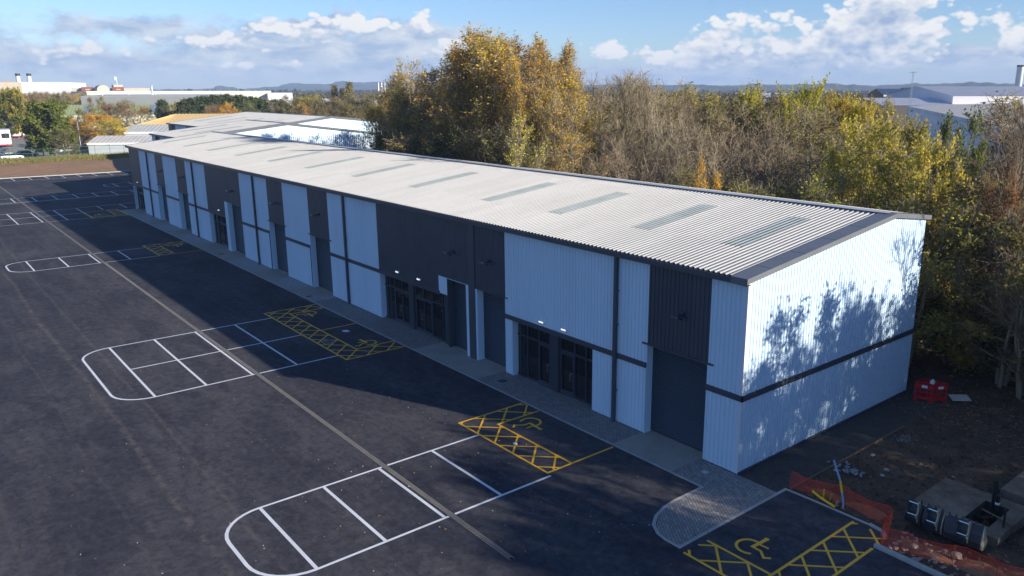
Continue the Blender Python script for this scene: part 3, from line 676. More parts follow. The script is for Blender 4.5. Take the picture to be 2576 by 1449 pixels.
# ================================================================ UNITS BEHIND
def unit(name, label, x0, x1, y0, yr, yb, ze, zr, strips, base=0., rls=(), zb=None):
    T = thing(name, label, 'building', (x0, y0, base)); L = x1-x0; D = yb-y0; r = yr-y0; zb = zb or ze; ze -= base; zr -= base; zb -= base
    zf1 = lambda y: ze+(zr-ze)*y/r if y <= r else zr-(zr-zb)*(y-r)/(D-r)
    xx = 0.
    for (wd, dk) in strips:
        w2 = min(wd, L-xx)
        if w2 <= 0: break
        cladding(xx, xx+w2, 0, ze).build('cladding_panel', DARKC if dk else LIGHT, T); xx += w2
    cladding(0, D, 0, 0, zt=lambda y: zf1(y)-.1, pitch=.3, gw=.1, gd=.03, M=Matrix.Translation((L, 0, 0)) @ G).build('gable_wall', LIGHT, T)
    MB().poly([(0, 0, 0), (0, 0, ze), (0, r, zr-.1), (0, D, zb), (0, D, 0)], LIGHT).build('gable_wall', LIGHT, T)
    MB().poly([(0, D, 0), (0, D, zb), (L, D, zb), (L, D, 0)], LIGHT).build('rear_wall', LIGHT, T)
    RFa = ribbed(-.1, L-.5, -.15, r-.1, zf1, .333, .045).build('roof', ROOFM, T); ribbed(-.1, L-.5, r+.1, D+.15, zf1, .333, .045).build('roof', ROOFM, T)
    for rx, a_, b_ in rls: ribbed(rx-.5, rx+.5, a_, b_, lambda y: zf1(y)+.012, .333, .045).build('rooflight', RLM, RFa)
    c_ = MB(); c_.poly([(-.1, r-.3, zr+.04), (L, r-.3, zr+.04), (L, r, zr+.1), (-.1, r, zr+.1)], VERGE); c_.poly([(-.1, r, zr+.1), (L, r, zr+.1), (L, r+.3, zr+.04), (-.1, r+.3, zr+.04)], ROOFM); c_.build('ridge_cap', None, RFa)
    for (xa, xb) in ((L-.6, L+.15), (-.25, .1)):
        v_ = MB()
        for (ya, yb2) in ((-.3, r), (r, D+.2)):
            za, zc = zf1(ya)+.08, zf1(yb2)+.08
            v_.poly([(xa, ya, za), (xb, ya, za), (xb, yb2, zc), (xa, yb2, zc)], VERGE)
            if xb > 1: v_.poly([(xb, ya, za), (xb, ya, za-.3), (xb, yb2, zc-.3), (xb, yb2, zc)], TRIM)
        v_.build('verge_trim', None, T)
    MB().box(-.2, L+.1, -.3, -.02, ze-.2, ze+.02, TRIM).build('gutter', TRIM, T)
    MB().box(2.6, 2.8, -.16, -.02, 0, ze-.1, TRIM).build('downpipe', TRIM, T)
    MB().box(.02, L-.02, .4, D-.2, 0, ze-.3, CORE).build('inner_wall', CORE, T)
    return T
unit('industrial_unit', 'white roofed unit set back just behind the far end of the terrace', -108.8, -93.0, 6.76, 20.7, 34.7, 8.45, 10.03, [(1.6, 0), (2.6, 1), (5.2, 0), (3.3, 1), (9, 0)], rls=((-.0+3.9, 3, 9.5), (10.1, 3, 9.5)), zb=8.2)
unit('industrial_unit', 'farthest white roofed unit of the new estate with shaded gable beside the tall ochre trees', -148., -109., 19.4, 34.75, 56., 8.4, 10.25, [(4.6, 1), (2.6, 0), (4., 0), (3., 1), (6, 0), (5, 1), (20, 0)], rls=((6, 3, 10), (14.5, 3, 10), (22.5, 3, 10), (31, 3, 10)), zb=8.0)
# yard step behind the terrace, beside the set-back units

# ================================================================ CORNER OF THE SITE (right foreground)
rnd = random.Random(7)
ORN = mat('orange_mesh', srgb('#ff4a20'), .6, .1, 3); STK = mat('steel_pin', srgb('#6b5a4a'), .7, .1, 3)
def net(name, label, pts, h0):
    """plastic barrier mesh strung along ground points; the mesh strands are geometry"""
    o = thing(name, label, 'barrier mesh'); m = MB(); P = [Vector((*p[:2], 0)) for p in pts]; H = [p[2] for p in pts]
    cum = [0]; 
    for a_, b_ in zip(P, P[1:]): cum.append(cum[-1]+(b_-a_).length)
    L = cum[-1]
    def at(s):
        for i in range(len(P)-1):
            if s <= cum[i+1]+1e-6: t_ = (s-cum[i])/(cum[i+1]-cum[i]); return P[i].lerp(P[i+1], t_), H[i]+(H[i+1]-H[i])*t_
        return P[-1], H[-1]
    def pt(s, k):
        p, h = at(max(0, min(L, s))); wob = .05*math.sin(s*3.1+k*2)+.03*math.sin(s*7.3)
        sag = -.05*abs(math.sin(s*1.7))*k
        return Vector((p.x+wob*k*(1 if 1 else 0), p.y+wob*(.4+k), .02+(h+sag)*k))
    nv = int(L/.055); nh = 20; w_ = .0036
    for i in range(nv+1):
        s = i*L/nv; q = [pt(s+.01*math.sin(j), j/6) for j in range(7)]
        for a_, b_ in zip(q, q[1:]): m.poly([a_+Vector((-w_, 0, 0)), a_+Vector((w_, 0, 0)), b_+Vector((w_, 0, 0)), b_+Vector((-w_, 0, 0))], ORN)
    ns = int(L/.2)
    for j in range(nh+1):
        k = j/nh; t_ = .016 if j in (0, nh) else .0052
        for i in range(ns):
            a_ = pt(i*L/ns, k); b_ = pt((i+1)*L/ns, k); m.poly([a_+Vector((0, 0, -t_/2)), b_+Vector((0, 0, -t_/2)), b_+Vector((0, 0, t_/2)), a_+Vector((0, 0, t_/2))], ORN)
    m.build('mesh_sheet', ORN, o)
    for i in range(len(P)):
        MB().tube([(P[i].x, P[i].y, -.05), (P[i].x+.02, P[i].y+.01, H[i]+.06)], .010, 6, STK).build('pin', STK, o)
    return o
net('barrier_net', 'orange plastic mesh barrier sagging along the kerb behind the yellow pipes', [(1.88, .70, .62), (2.85, .92, .62), (3.9, 1.1, .66), (4.9, 1.02, .66), (5.72, .86, .70)], 1)
net('barrier_net', 'orange plastic mesh barrier running in front of the digger buckets', [(5.74, .80, .72), (6.02, .2, .7), (6.1, -.42, .7), (7.0, -.2, .68), (8.1, .32, .66), (9.3, .55, .66), (10.8, .7, .66)], 1)

REDP = mat('red_plastic', (.55, .012, .03), .4, .08, 2); WREF = mat('white_reflector', (.75, .8, .85), .4, .05, 3)
bt = thing('pedestrian_barrier', 'red plastic gate barriers set up round a hole by the far corner of the gable', 'barrier', (0, 0, 0))
cs = [(.80, 12.78), (1.53, 13.03), (1.97, 13.62), (1.02, 13.60)]
for i in range(4):
    p = Vector(cs[i]); q = Vector(cs[(i+1) % 4]); d_ = q-p; L = d_.length; M = Matrix.Translation((p.x, p.y, 0)) @ Matrix.Rotation(math.atan2(d_.y, d_.x), 4, 'Z')
    m = MB(); m.box(0, .06, -.02, .02, .0, .98, REDP, M); m.box(L-.06, L, -.02, .02, .0, .98, REDP, M)
    m.box(.06, L-.06, -.018, .018, .96, .99, REDP, M); m.box(.06, L-.06, -.016, .016, .68, .88, REDP, M); m.box(.06, L-.06, -.016, .016, .14, .28, REDP, M); m.box(.06, L-.06, -.012, .012, .46, .50, REDP, M)
    for j in (1, 2): m.box(L*j/3-.012, L*j/3+.012, -.012, .012, .28, .68, REDP, M)
    for j in (.1, L-.16): m.box(j, j+.06, -.06, .06, 0, .06, REDP, M)
    pn = m.build('barrier_panel', REDP, bt)
    MB().box(L*.38, L*.72, -.024, -.0165, .72, .85, WREF, M).build('reflector', WREF, pn)
BOARD = mat('pale_board', srgb('#b8bdb6'), .7, .08, 3)
b_ = MB(); b_.box(-.42, .42, -.36, .36, 0, .03, BOARD); o = b_.build('board', BOARD); o.location = (2.22, 14.55, .09); o.rotation_euler = (R(2), R(-3), R(40))
tag(o, 'pale flat board lying on the dark ground beside the red barriers', 'board')
o = tag(MB().box(-.09, .09, -.06, .06, 0, .16, WREF).tube([(0, 0, .16), (0, 0, .24)], .03, 8, WREF).build('warning_lamp'), 'small white lamp standing on top of the red barriers', 'lamp'); o.location = (1.5, 13.02, .99)

# concrete chamber slab with an open pit
SLABC = mat('slab_concrete', srgb('#544a3e'), .92, .2, 1.2, bump=.4, col2=srgb('#80766a'), fine=.25, finescale=18)
def frame_slab(name, label, x0, x1, y0, y1, px0, px1, py0, py1, z=.3, dep=1.2):
    o = thing(name, label, 'concrete slab', (0, 0, 0)); m = MB()
    m.box(x0, px0, y0, y1, -.3, z); m.box(px1, x1, y0, y1, -.3, z); m.box(px0, px1, y0, py0, -.3, z); m.box(px0, px1, py1, y1, -.3, z); m.build('slab', SLABC, o)
    q = MB(); t_ = .003
    q.poly([(px0+t_, py0, z-.01), (px0+t_, py1, z-.01), (px0+t_, py1, -dep), (px0+t_, py0, -dep)]); q.poly([(px1-t_, py0, z-.01), (px1-t_, py1, z-.01), (px1-t_, py1, -dep), (px1-t_, py0, -dep)])
    q.poly([(px0, py0+t_, z-.01), (px1, py0+t_, z-.01), (px1, py0+t_, -dep), (px0, py0+t_, -dep)]); q.poly([(px0, py1-t_, z-.01), (px1, py1-t_, z-.01), (px1, py1-t_, -dep), (px0, py1-t_, -dep)])
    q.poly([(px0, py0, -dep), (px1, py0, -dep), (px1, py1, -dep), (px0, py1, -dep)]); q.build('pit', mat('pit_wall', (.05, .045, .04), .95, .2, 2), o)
    return o
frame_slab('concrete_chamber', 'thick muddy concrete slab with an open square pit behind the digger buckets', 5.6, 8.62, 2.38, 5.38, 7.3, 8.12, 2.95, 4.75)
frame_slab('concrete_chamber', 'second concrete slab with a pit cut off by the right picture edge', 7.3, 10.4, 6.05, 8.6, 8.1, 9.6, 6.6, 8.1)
BLK = mat('black_pipe', (.012, .012, .015), .45, .1, 3); YEL = mat('yellow_pipe', srgb('#f2c400'), .4, .08, 2); BLUE = mat('grey_blue_pipe', srgb('#8fa3bf'), .4, .1, 2)
o = MB().tube([(7.62, 4.62, -.9), (7.60, 4.66, .5), (7.55, 4.72, 1.2)], .085, 10, BLK).build('black_duct'); tag(o, 'thick black duct standing up out of the pit', 'pipe')
o = MB().tube([(7.78, 4.52, -.9), (7.75, 4.55, .75)], .075, 10, BLK).tube([(7.76, 4.54, .42), (7.76, 4.54, .50)], .08, 10, WREF).build('black_duct'); tag(o, 'shorter black duct with white tape leaning out of the pit', 'pipe')
o = MB().tube([(7.5, 3.95, .33), (8.05, 3.75, .36), (8.6, 3.55, .34)], .03, 8, STK).build('pipe'); tag(o, 'thin grey pipe laid across the open pit', 'pipe')
o = MB().tube([(8.45, 3.3, .0), (8.42, 3.34, .95)], .035, 8, BLK).tube([(8.4, 3.3, .75), (8.4, 3.1, .6), (8.5, 2.7, .3), (8.8, 2.3, .15)], .008, 5, STK).build('post'); tag(o, 'slim black stake with a loose cable at the slab corner', 'stake')
o = MB().tube([(2.80, .80, .18), (3.2, .72, .10), (3.85, .58, .07)], .045, 8, YEL).build('yellow_pipe'); tag(o, 'yellow pipe lying across the kerb at the foot of the orange mesh', 'pipe')
o = MB().tube([(3.18, .93, .0), (3.16, .98, .34)], .035, 8, YEL).build('yellow_pipe'); tag(o, 'short yellow pipe end sticking up behind the kerb', 'pipe')
o = MB().tube([(3.42, .98, .0), (3.46, 1.02, .26)], .05, 8, mat('tan_pipe', srgb('#c98b3a'), .6)).build('pipe'); tag(o, 'stubby tan pipe end behind the kerb', 'pipe')
o = MB().tube([(3.78, .80, .0), (3.80, .82, .2)], .06, 8, mat('buff_pipe', srgb('#b98d6c'), .6)).build('pipe'); tag(o, 'buff clay pipe end beside the curved yellow duct', 'pipe')
o = MB().tube([(4.02, .85, -.05), (3.98, .9, .22), (3.86, .98, .5)], .04, 8, BLUE).tube([(3.86, .98, .5), (3.70, 1.08, .85)], .042, 8, YEL).tube([(3.70, 1.08, .85), (3.45, 1.22, 1.15), (3.25, 1.3, 1.45)], .038, 8, BLUE).tube([(3.33, 1.2, 1.12), (3.55, 1.3, 1.14)], .015, 6, BLUE).build('duct'); tag(o, 'curved duct, yellow then grey blue, rising out of the trench', 'pipe')

# digger buckets
BUCK = mat('bucket_paint', (.018, .028, .05), .5, .25, 3, bump=.2, col2=(.05, .05, .055)); WORN = mat('bucket_edge', srgb('#b5ab8f'), .5, .15, 4)
def bucket(x, y, wd, rz, label):
    o = thing('digger_bucket', label, 'digger bucket', (x, y, .03), rz, 'digger buckets lined up behind the orange mesh')
    # y,z section: the flat back faces the yard, the mouth opens away and upwards
    out = [(.02, .86), (-.10, .60), (-.16, .34), (-.10, .12), (.06, .01), (.30, .0), (.56, .10)]
    n = len(out); inn = [(a_+.03, b_+.02) for a_, b_ in out]; sh = MB()
    for i in range(n-1): sh.prism([out[i], out[i+1], inn[i+1], inn[i]], 'x', -wd/2+.02, wd/2-.02, BUCK)
    sh.build('shell', BUCK, o)
    for s in (-1, 1):
        MB().prism(out[::-1]+[(.04, .86), (.60, .14)][:1], 'x', s*wd/2-.018, s*wd/2+.018, WORN if s > 0 and wd > .6 else BUCK).build('side_plate', BUCK, o)
        e_ = MB(); e_.tube([(s*wd/2, .02, .87), (s*wd/2, .56, .11)], .022, 6, WORN); e_.build('cutting_edge', WORN, o)
    for s in (-.17, .17):
        e_ = MB(); e_.prism([(-.14, .20), (-.20, .36), (-.33, .46), (-.34, .56), (-.22, .62), (-.20, .80), (-.27, .90), (-.22, 1.0), (-.10, .98), (.0, .84), (-.12, .55)], 'x', s-.02, s+.02, WORN if s > 0 else BUCK); e_.build('lug', WORN, o)
    for (py, pz) in ((-.19, .92), (-.26, .52)):
        MB().tube([(-.20, py, pz), (.20, py, pz)], .032, 8, STEEL).build('hinge_pin', STEEL, o)
    for j in range(max(2, int(wd/.18))):
        xx = -wd/2+.07+j*(wd-.14)/max(1, int(wd/.18)-1); MB().prism([(.0, .86), (.05, .98), (.05, .84)], 'x', xx-.03, xx+.03, BUCK).build('tooth', BUCK, o)
    return o
bucket(6.20, 1.62, .50, R(4), 'narrow dark digger bucket at the left end of the bucket line')
bucket(6.86, 1.62, .62, R(3), 'dark digger bucket with a pale worn side plate, middle of the line')
bucket(7.85, 1.62, 1.15, R(5), 'widest dark digger bucket at the right end of the bucket line')

# rubble
def lump(r, seed, flat=.6):
    q = random.Random(seed); m = MB(); import bmesh
    bm = bmesh.new(); bmesh.ops.create_icosphere(bm, subdivisions=2, radius=r)
    for v in bm.verts:
        k = 1+q.uniform(-.22, .22); v.co *= k; v.co.z *= flat
    me = bpy.data.meshes.new('stone'); bm.to_mesh(me); bm.free(); return me
GREYB = mat('grey_block', srgb('#858d96'), .85, .12, 4, bump=.3)
blk = None
for i in range(26):
    a_ = rnd.uniform(0, 6.28); rr = abs(rnd.gauss(0, .33)); x = 2.62+rr*math.cos(a_)*1.1+.012*i; y = 3.62+rr*math.sin(a_)*.9
    if blk is None:
        blk = MB().box(-.1, .1, -.05, .05, -.035, .035, GREYB).build('paving_block')
        blk.scale = (.8, .8, .8); tag(blk, 'loose grey paving block in the small heap beside the timber edging', 'block', 'loose grey paving blocks heaped on the soil'); o = blk
    else: o = blk.copy(); COL.objects.link(o)
    o.location = (x, y, .03+lumps(x, y)+rnd.uniform(0, .07)); o.rotation_euler = (rnd.uniform(-.5, .5), rnd.uniform(-.5, .5), rnd.uniform(0, 3.1))
CHALK = mat('pale_stone', srgb('#8d8f8e'), .9, .15, 4, bump=.4)
sm = lump(.1, 3); sm.materials.append(CHALK)
m = MB()
def scatter(name, label, n, region, smin, smax, material, seed, flat=.6, zoff=.0, hug=True):
    q = np.random.RandomState(seed); V = []; F = []
    base = np.array([(math.cos(a_), math.sin(a_), 0) for a_ in (0, 1.25, 2.5, 3.8, 5.0)]+[(0, 0, 1), (0, 0, -.4)])
    tri = [(i, (i+1) % 5, 5) for i in range(5)]+[((i+1) % 5, i, 6) for i in range(5)]
    k = 0
    for i in range(n):
        x, y = region(q); s = q.uniform(smin, smax)*q.uniform(.6, 1.); an = q.uniform(0, 6.28)
        z = (lumps(x, y)-.02 if hug else 0)+zoff
        M = np.array([[math.cos(an), -math.sin(an), 0], [math.sin(an), math.cos(an), 0], [0, 0, flat]])*s
        P = (base*q.uniform(.7, 1.3, (7, 1))) @ M.T+np.array([x, y, z]); V += P.tolist(); F += [tuple(k+j for j in t_) for t_ in tri]; k += 7
    me = bpy.data.meshes.new(name); me.from_pydata(V, [], F); me.materials.append(material); o = bpy.data.objects.new(name, me); COL.objects.link(o)
    return tag(o, label, name.replace('_', ' '), None, 'stuff')
def area(x0, x1, y0, y1): return lambda q: (q.uniform(x0, x1), q.uniform(y0, y1))
scatter('stones', 'pale stones and chippings scattered over the dug-over soil', 900, area(2.1, 13, 1.0, 24), .008, .035, CHALK, 1)
scatter('clods', 'dark lumps of earth over the dug-over soil', 2600, area(2.1, 13, 1.1, 22), .04, .15, GROUND, 2, .7)
scatter('chippings', 'grey chippings heaped near the timber edging', 160, lambda q: (2.7+q.normal()*.22, 8.1+q.normal()*.35), .012, .035, GREYB, 3)
scatter('rubble', 'broken red and pale rubble behind the orange mesh in front of the buckets', 160, area(6.2, 9.6, -.35, 1.1), .03, .12, mat('rubble', srgb('#a78f80'), .9, .3, 5), 4)
scatter('rubble', 'rubble and clay in the trench behind the yellow pipes', 130, area(2.3, 5.7, .75, 1.7), .03, .1, mat('clay', srgb('#8a6046'), .95, .3, 5), 5)
SANDY = mat('clay_heap', srgb('#7a5640'), .95, .25, 3, bump=.6, col2=srgb('#946e52'))
mh = MB()
def mound(cx, cy, rx, ry, h):
    i0 = len(mh.v); N = 14
    for j in range(5):
        for i in range(N):
            k = j/4; an = 6.283*i/N; r_ = k*(1+.15*math.sin(3*an+cx)); mh.v.append((cx+rx*r_*math.cos(an), cy+ry*r_*math.sin(an), -.05+h*(1-k*k)+(.02*math.sin(7*an+j))*(1-k)))
    for j in range(4):
        for i in range(N): mh.f.append((i0+j*N+i, i0+(j+1)*N+i, i0+(j+1)*N+(i+1) % N, i0+j*N+(i+1) % N)); mh.mi.append(0)
mound(4.7, 1.35, .8, .35, .22); mound(3.1, 1.3, .7, .3, .16); mound(7.2, .4, 1., .4, .15); mound(8.9, .7, 1., .5, .2)
struct('soil', mh, SANDY)
STONE = mat('big_stone', srgb('#a58f80'), .9, .2, 5, bump=.4)
for i, (x, y, r_, lb) in enumerate([(6.9, .25, .13, 'rough pinkish stone behind the orange mesh, nearest the mesh corner'), (7.35, .35, .1, 'small rough stone among the rubble below the middle bucket'), (8.05, .72, .17, 'largest rough stone among the rubble below the wide bucket'), (7.6, .15, .09, 'small pale stone at the foot of the mesh below the wide bucket')]):
    me = lump(r_, 10+i, .75); me.materials.append(STONE); o = bpy.data.objects.new('stone', me); COL.objects.link(o); o.location = (x, y, .05+r_*.4); tag(o, lb, 'stone', 'stones behind the orange mesh')
for i, (x, y, r_, lb) in enumerate([(3.75, 4.2, .10, 'pale angular stone lying alone on the dark soil'), (3.6, 4.75, .11, 'upright pale stone just beyond the angular one'), (2.6, 5.6, .10, 'pale stone near the middle of the timber edging')]):
    me = lump(r_, 30+i, .5); me.materials.append(CHALK); o = bpy.data.objects.new('stone', me); COL.objects.link(o); o.location = (x, y, .05); tag(o, lb, 'stone')
LEAFB = mat('dead_leaf', srgb('#8a6a3f'), .8, .3, 8, col2=srgb('#6e4a26'))
def leaves(name, label, n, region, s0, s1, m_, seed, z=.012):
    q = np.random.RandomState(seed); V = []; F = []
    for i in range(n):
        x, y = region(q); s = q.uniform(s0, s1); a_ = q.uniform(0, 6.28); zz = z+(lumps(x, y) if x > 2 and y > .9 else 0)
        for k in range(4):
            r_ = s*(1 if k % 2 == 0 else .55); an = a_+k*1.5708; V.append((x+r_*math.cos(an), y+r_*math.sin(an), zz+q.uniform(0, .025)))
        F.append((4*i, 4*i+1, 4*i+2, 4*i+3))
    me = bpy.data.meshes.new(name); me.from_pydata(V, [], F); me.materials.append(m_); o = bpy.data.objects.new(name, me); COL.objects.link(o)
    return tag(o, label, 'leaves', None, 'stuff')
PALEC = mat('pale_chip', srgb('#c9c3b4'), .8, .2, 5)
leaves('fallen_leaves', 'small brown leaves blown over the car park', 200, lambda q: (-q.gamma(1.6, 14)+8, -1.9-q.gamma(1.8, 6)), .03, .075, LEAFB, 5)
leaves('grit', 'pale grit specks over the tarmac', 420, lambda q: (-q.gamma(1.5, 16)+9, -1.9-q.gamma(1.8, 7)), .012, .035, PALEC, 6, .009)
leaves('leaf_litter', 'brown leaf litter on the ground under the trees', 5000, area(-2, 14, 11, 40), .04, .10, mat('litter', srgb('#6b5238'), .9, .35, 4, col2=srgb('#8d7a5c')), 8, .02)
o = tag(MB().poly([(-17.30, -8.0, .012), (-17.1, -7.9, .02), (-17.0, -8.05, .03), (-17.2, -8.15, .012)], WREF).build('scrap'), 'scrap', 'litter') if 0 else None
def rag(x, y, s, lb, mm):
    q = random.Random(int(x*10)); m = MB(); P = [(x+s*math.cos(a_/6*6.28)*q.uniform(.6, 1.2), y+s*math.sin(a_/6*6.28)*q.uniform(.4, 1.), .012+q.uniform(0, .03)) for a_ in range(6)]
    c_ = (x, y, .05)
    for i in range(6): m.poly([P[i], P[(i+1) % 6], c_], mm)
    return tag(m.build('plastic_scrap', mm), lb, 'litter')
rag(-7.75, -4.95, .13, 'pale scrap of plastic inside the yellow hatching of the nearest bay', WREF)
rag(-27.3, -3.2, .3, 'pale smear of sheeting on the tarmac in the middle accessible bay', WREF)

# ================================================================ TREES
BARKS = {}
def bark(c, nm):
    return mat(nm, c, .9, .25, 6, bump=.3, stretch=(1, 1, .3))
BK_GREY = bark((.26, .225, .17), 'bark_grey'); BK_DARK = bark((.10, .085, .06), 'bark_dark')
def twigmat(nm, c1, c2):
    return mat(nm, c1, .9, .1, .35, col2=c2)
TW_TAN = twigmat('twig_tan', (.20, .16, .10), (.35, .29, .19)); TW_BROWN = twigmat('twig_brown', (.14, .105, .068), (.26, .20, .13))
def leafmat(nm, c1, c2, c3, tr=.35):
    m = bpy.data.materials.new(nm); m.use_nodes = True; q = NT(m.node_tree); q.n.remove(q.n['Principled BSDF']); out = q.n['Material Output']
    a = q.new('ShaderNodeAttribute', attribute_name='rnd'); oi = q.new('ShaderNodeObjectInfo'); o = q.new('ShaderNodeTexCoord').outputs['Object']
    cl = q.lin(q.noise(o, .55, 3., .6), .35, .65)
    c = q.mix(a.outputs['Fac'], (*c1, 1), (*c2, 1)); c = q.mix(q.m('MULTIPLY', cl, .65), c, (*c3, 1))
    hs = q.new('ShaderNodeHueSaturation'); q.put(hs.inputs['Color'], c); q.put(hs.inputs['Hue'], q.m('ADD', .485, q.m('MULTIPLY', oi.outputs['Random'], .03)))
    q.put(hs.inputs['Value'], q.m('ADD', .8, q.m('MULTIPLY', oi.outputs['Random'], .4)))
    d = q.new('ShaderNodeBsdfDiffuse'); tl = q.new('ShaderNodeBsdfTranslucent'); mx = q.new('ShaderNodeMixShader'); mx.inputs[0].default_value = tr
    q.put(d.inputs[0], hs.outputs[0]); q.put(tl.inputs[0], hs.outputs[0]); q.l.new(d.outputs[0], mx.inputs[1]); q.l.new(tl.outputs[0], mx.inputs[2]); q.l.new(mx.outputs[0], out.inputs[0])
    MATS[nm] = m; return m
L_OCHRE = leafmat('leaf_ochre', (.56, .33, .045), (.80, .53, .07), (.42, .31, .07), .42)
L_ORANGE = leafmat('leaf_orange', (.72, .33, .03), (.85, .52, .05), (.50, .26, .03), .42)
L_YELLOW = leafmat('leaf_yellow', (.56, .44, .05), (.80, .60, .08), (.30, .29, .05), .42)
L_YGREEN = leafmat('leaf_yellow_green', (.36, .33, .055), (.62, .47, .075), (.20, .21, .04), .42)
L_GREEN = leafmat('leaf_green', (.125, .155, .03), (.23, .245, .045), (.08, .10, .025))
L_DARK = leafmat('leaf_dark_green', (0.041, 0.061, 0.019), (0.081, 0.095, 0.027), (0.121, 0.108, 0.034))
L_OLIVE = leafmat('leaf_olive', (.22, .185, .06), (.36, .28, .09), (.13, .12, .04), .4)
L_RUST = leafmat('leaf_rust', (0.270, 0.115, 0.041), (0.405, 0.176, 0.054), (0.162, 0.081, 0.027))
L_PINE = leafmat('leaf_pine', (0.061, 0.088, 0.034), (0.115, 0.142, 0.054), (0.041, 0.054, 0.020), .1)

def frames(d):
    d = d/np.linalg.norm(d, axis=1, keepdims=True); ref = np.where(np.abs(d[:, 2:3]) > .9, np.array([[1., 0, 0]]), np.array([[0, 0, 1.]]))
    a = np.cross(ref, d); a /= np.linalg.norm(a, axis=1, keepdims=True); return a, np.cross(d, a)
def prisms(p0, p1, r0, r1):
    """triangular prisms for many twig segments at once"""
    a, b = frames(p1-p0); n = len(p0); V = np.empty((n, 6, 3)); 
    for k in range(3):
        an = 2.0944*k; o = a*math.cos(an)+b*math.sin(an); V[:, k] = p0+o*r0[:, None]; V[:, 3+k] = p1+o*r1[:, None]
    base = (np.arange(n)*6)[:, None]; F = np.concatenate([base+np.array([[k, (k+1) % 3, 3+(k+1) % 3, 3+k]]) for k in range(3)], 0)
    return V.reshape(-1, 3), F
def np_mesh(name, V, F, m, rnd_=None):
    me = bpy.data.meshes.new(name); k = F.shape[1]
    me.vertices.add(len(V)); me.vertices.foreach_set('co', np.ascontiguousarray(V, dtype=np.float32).ravel())
    me.loops.add(F.size); me.loops.foreach_set('vertex_index', np.ascontiguousarray(F, dtype=np.int32).ravel())
    me.polygons.add(len(F)); me.polygons.foreach_set('loop_start', np.arange(0, F.size, k, dtype=np.int32))
    me.materials.append(m)
    if rnd_ is not None:
        at_ = me.attributes.new('rnd', 'FLOAT', 'POINT'); at_.data.foreach_set('value', rnd_.astype(np.float32))
    me.update(); me.validate(); return me
def leafquads(C, s, q, flat=.0):
    n = len(C); d = q.normal(size=(n, 3)); d[:, 2] *= 1-flat; a, b = frames(d); s = s[:, None]
    asp = q.uniform(.55, .9, (n, 1))
    V = np.stack([C-a*s, C-b*s*asp, C+a*s, C+b*s*asp], 1).reshape(-1, 3); F = np.arange(4*n).reshape(-1, 4)
    return V, F, np.repeat(q.uniform(0, 1, n), 4)

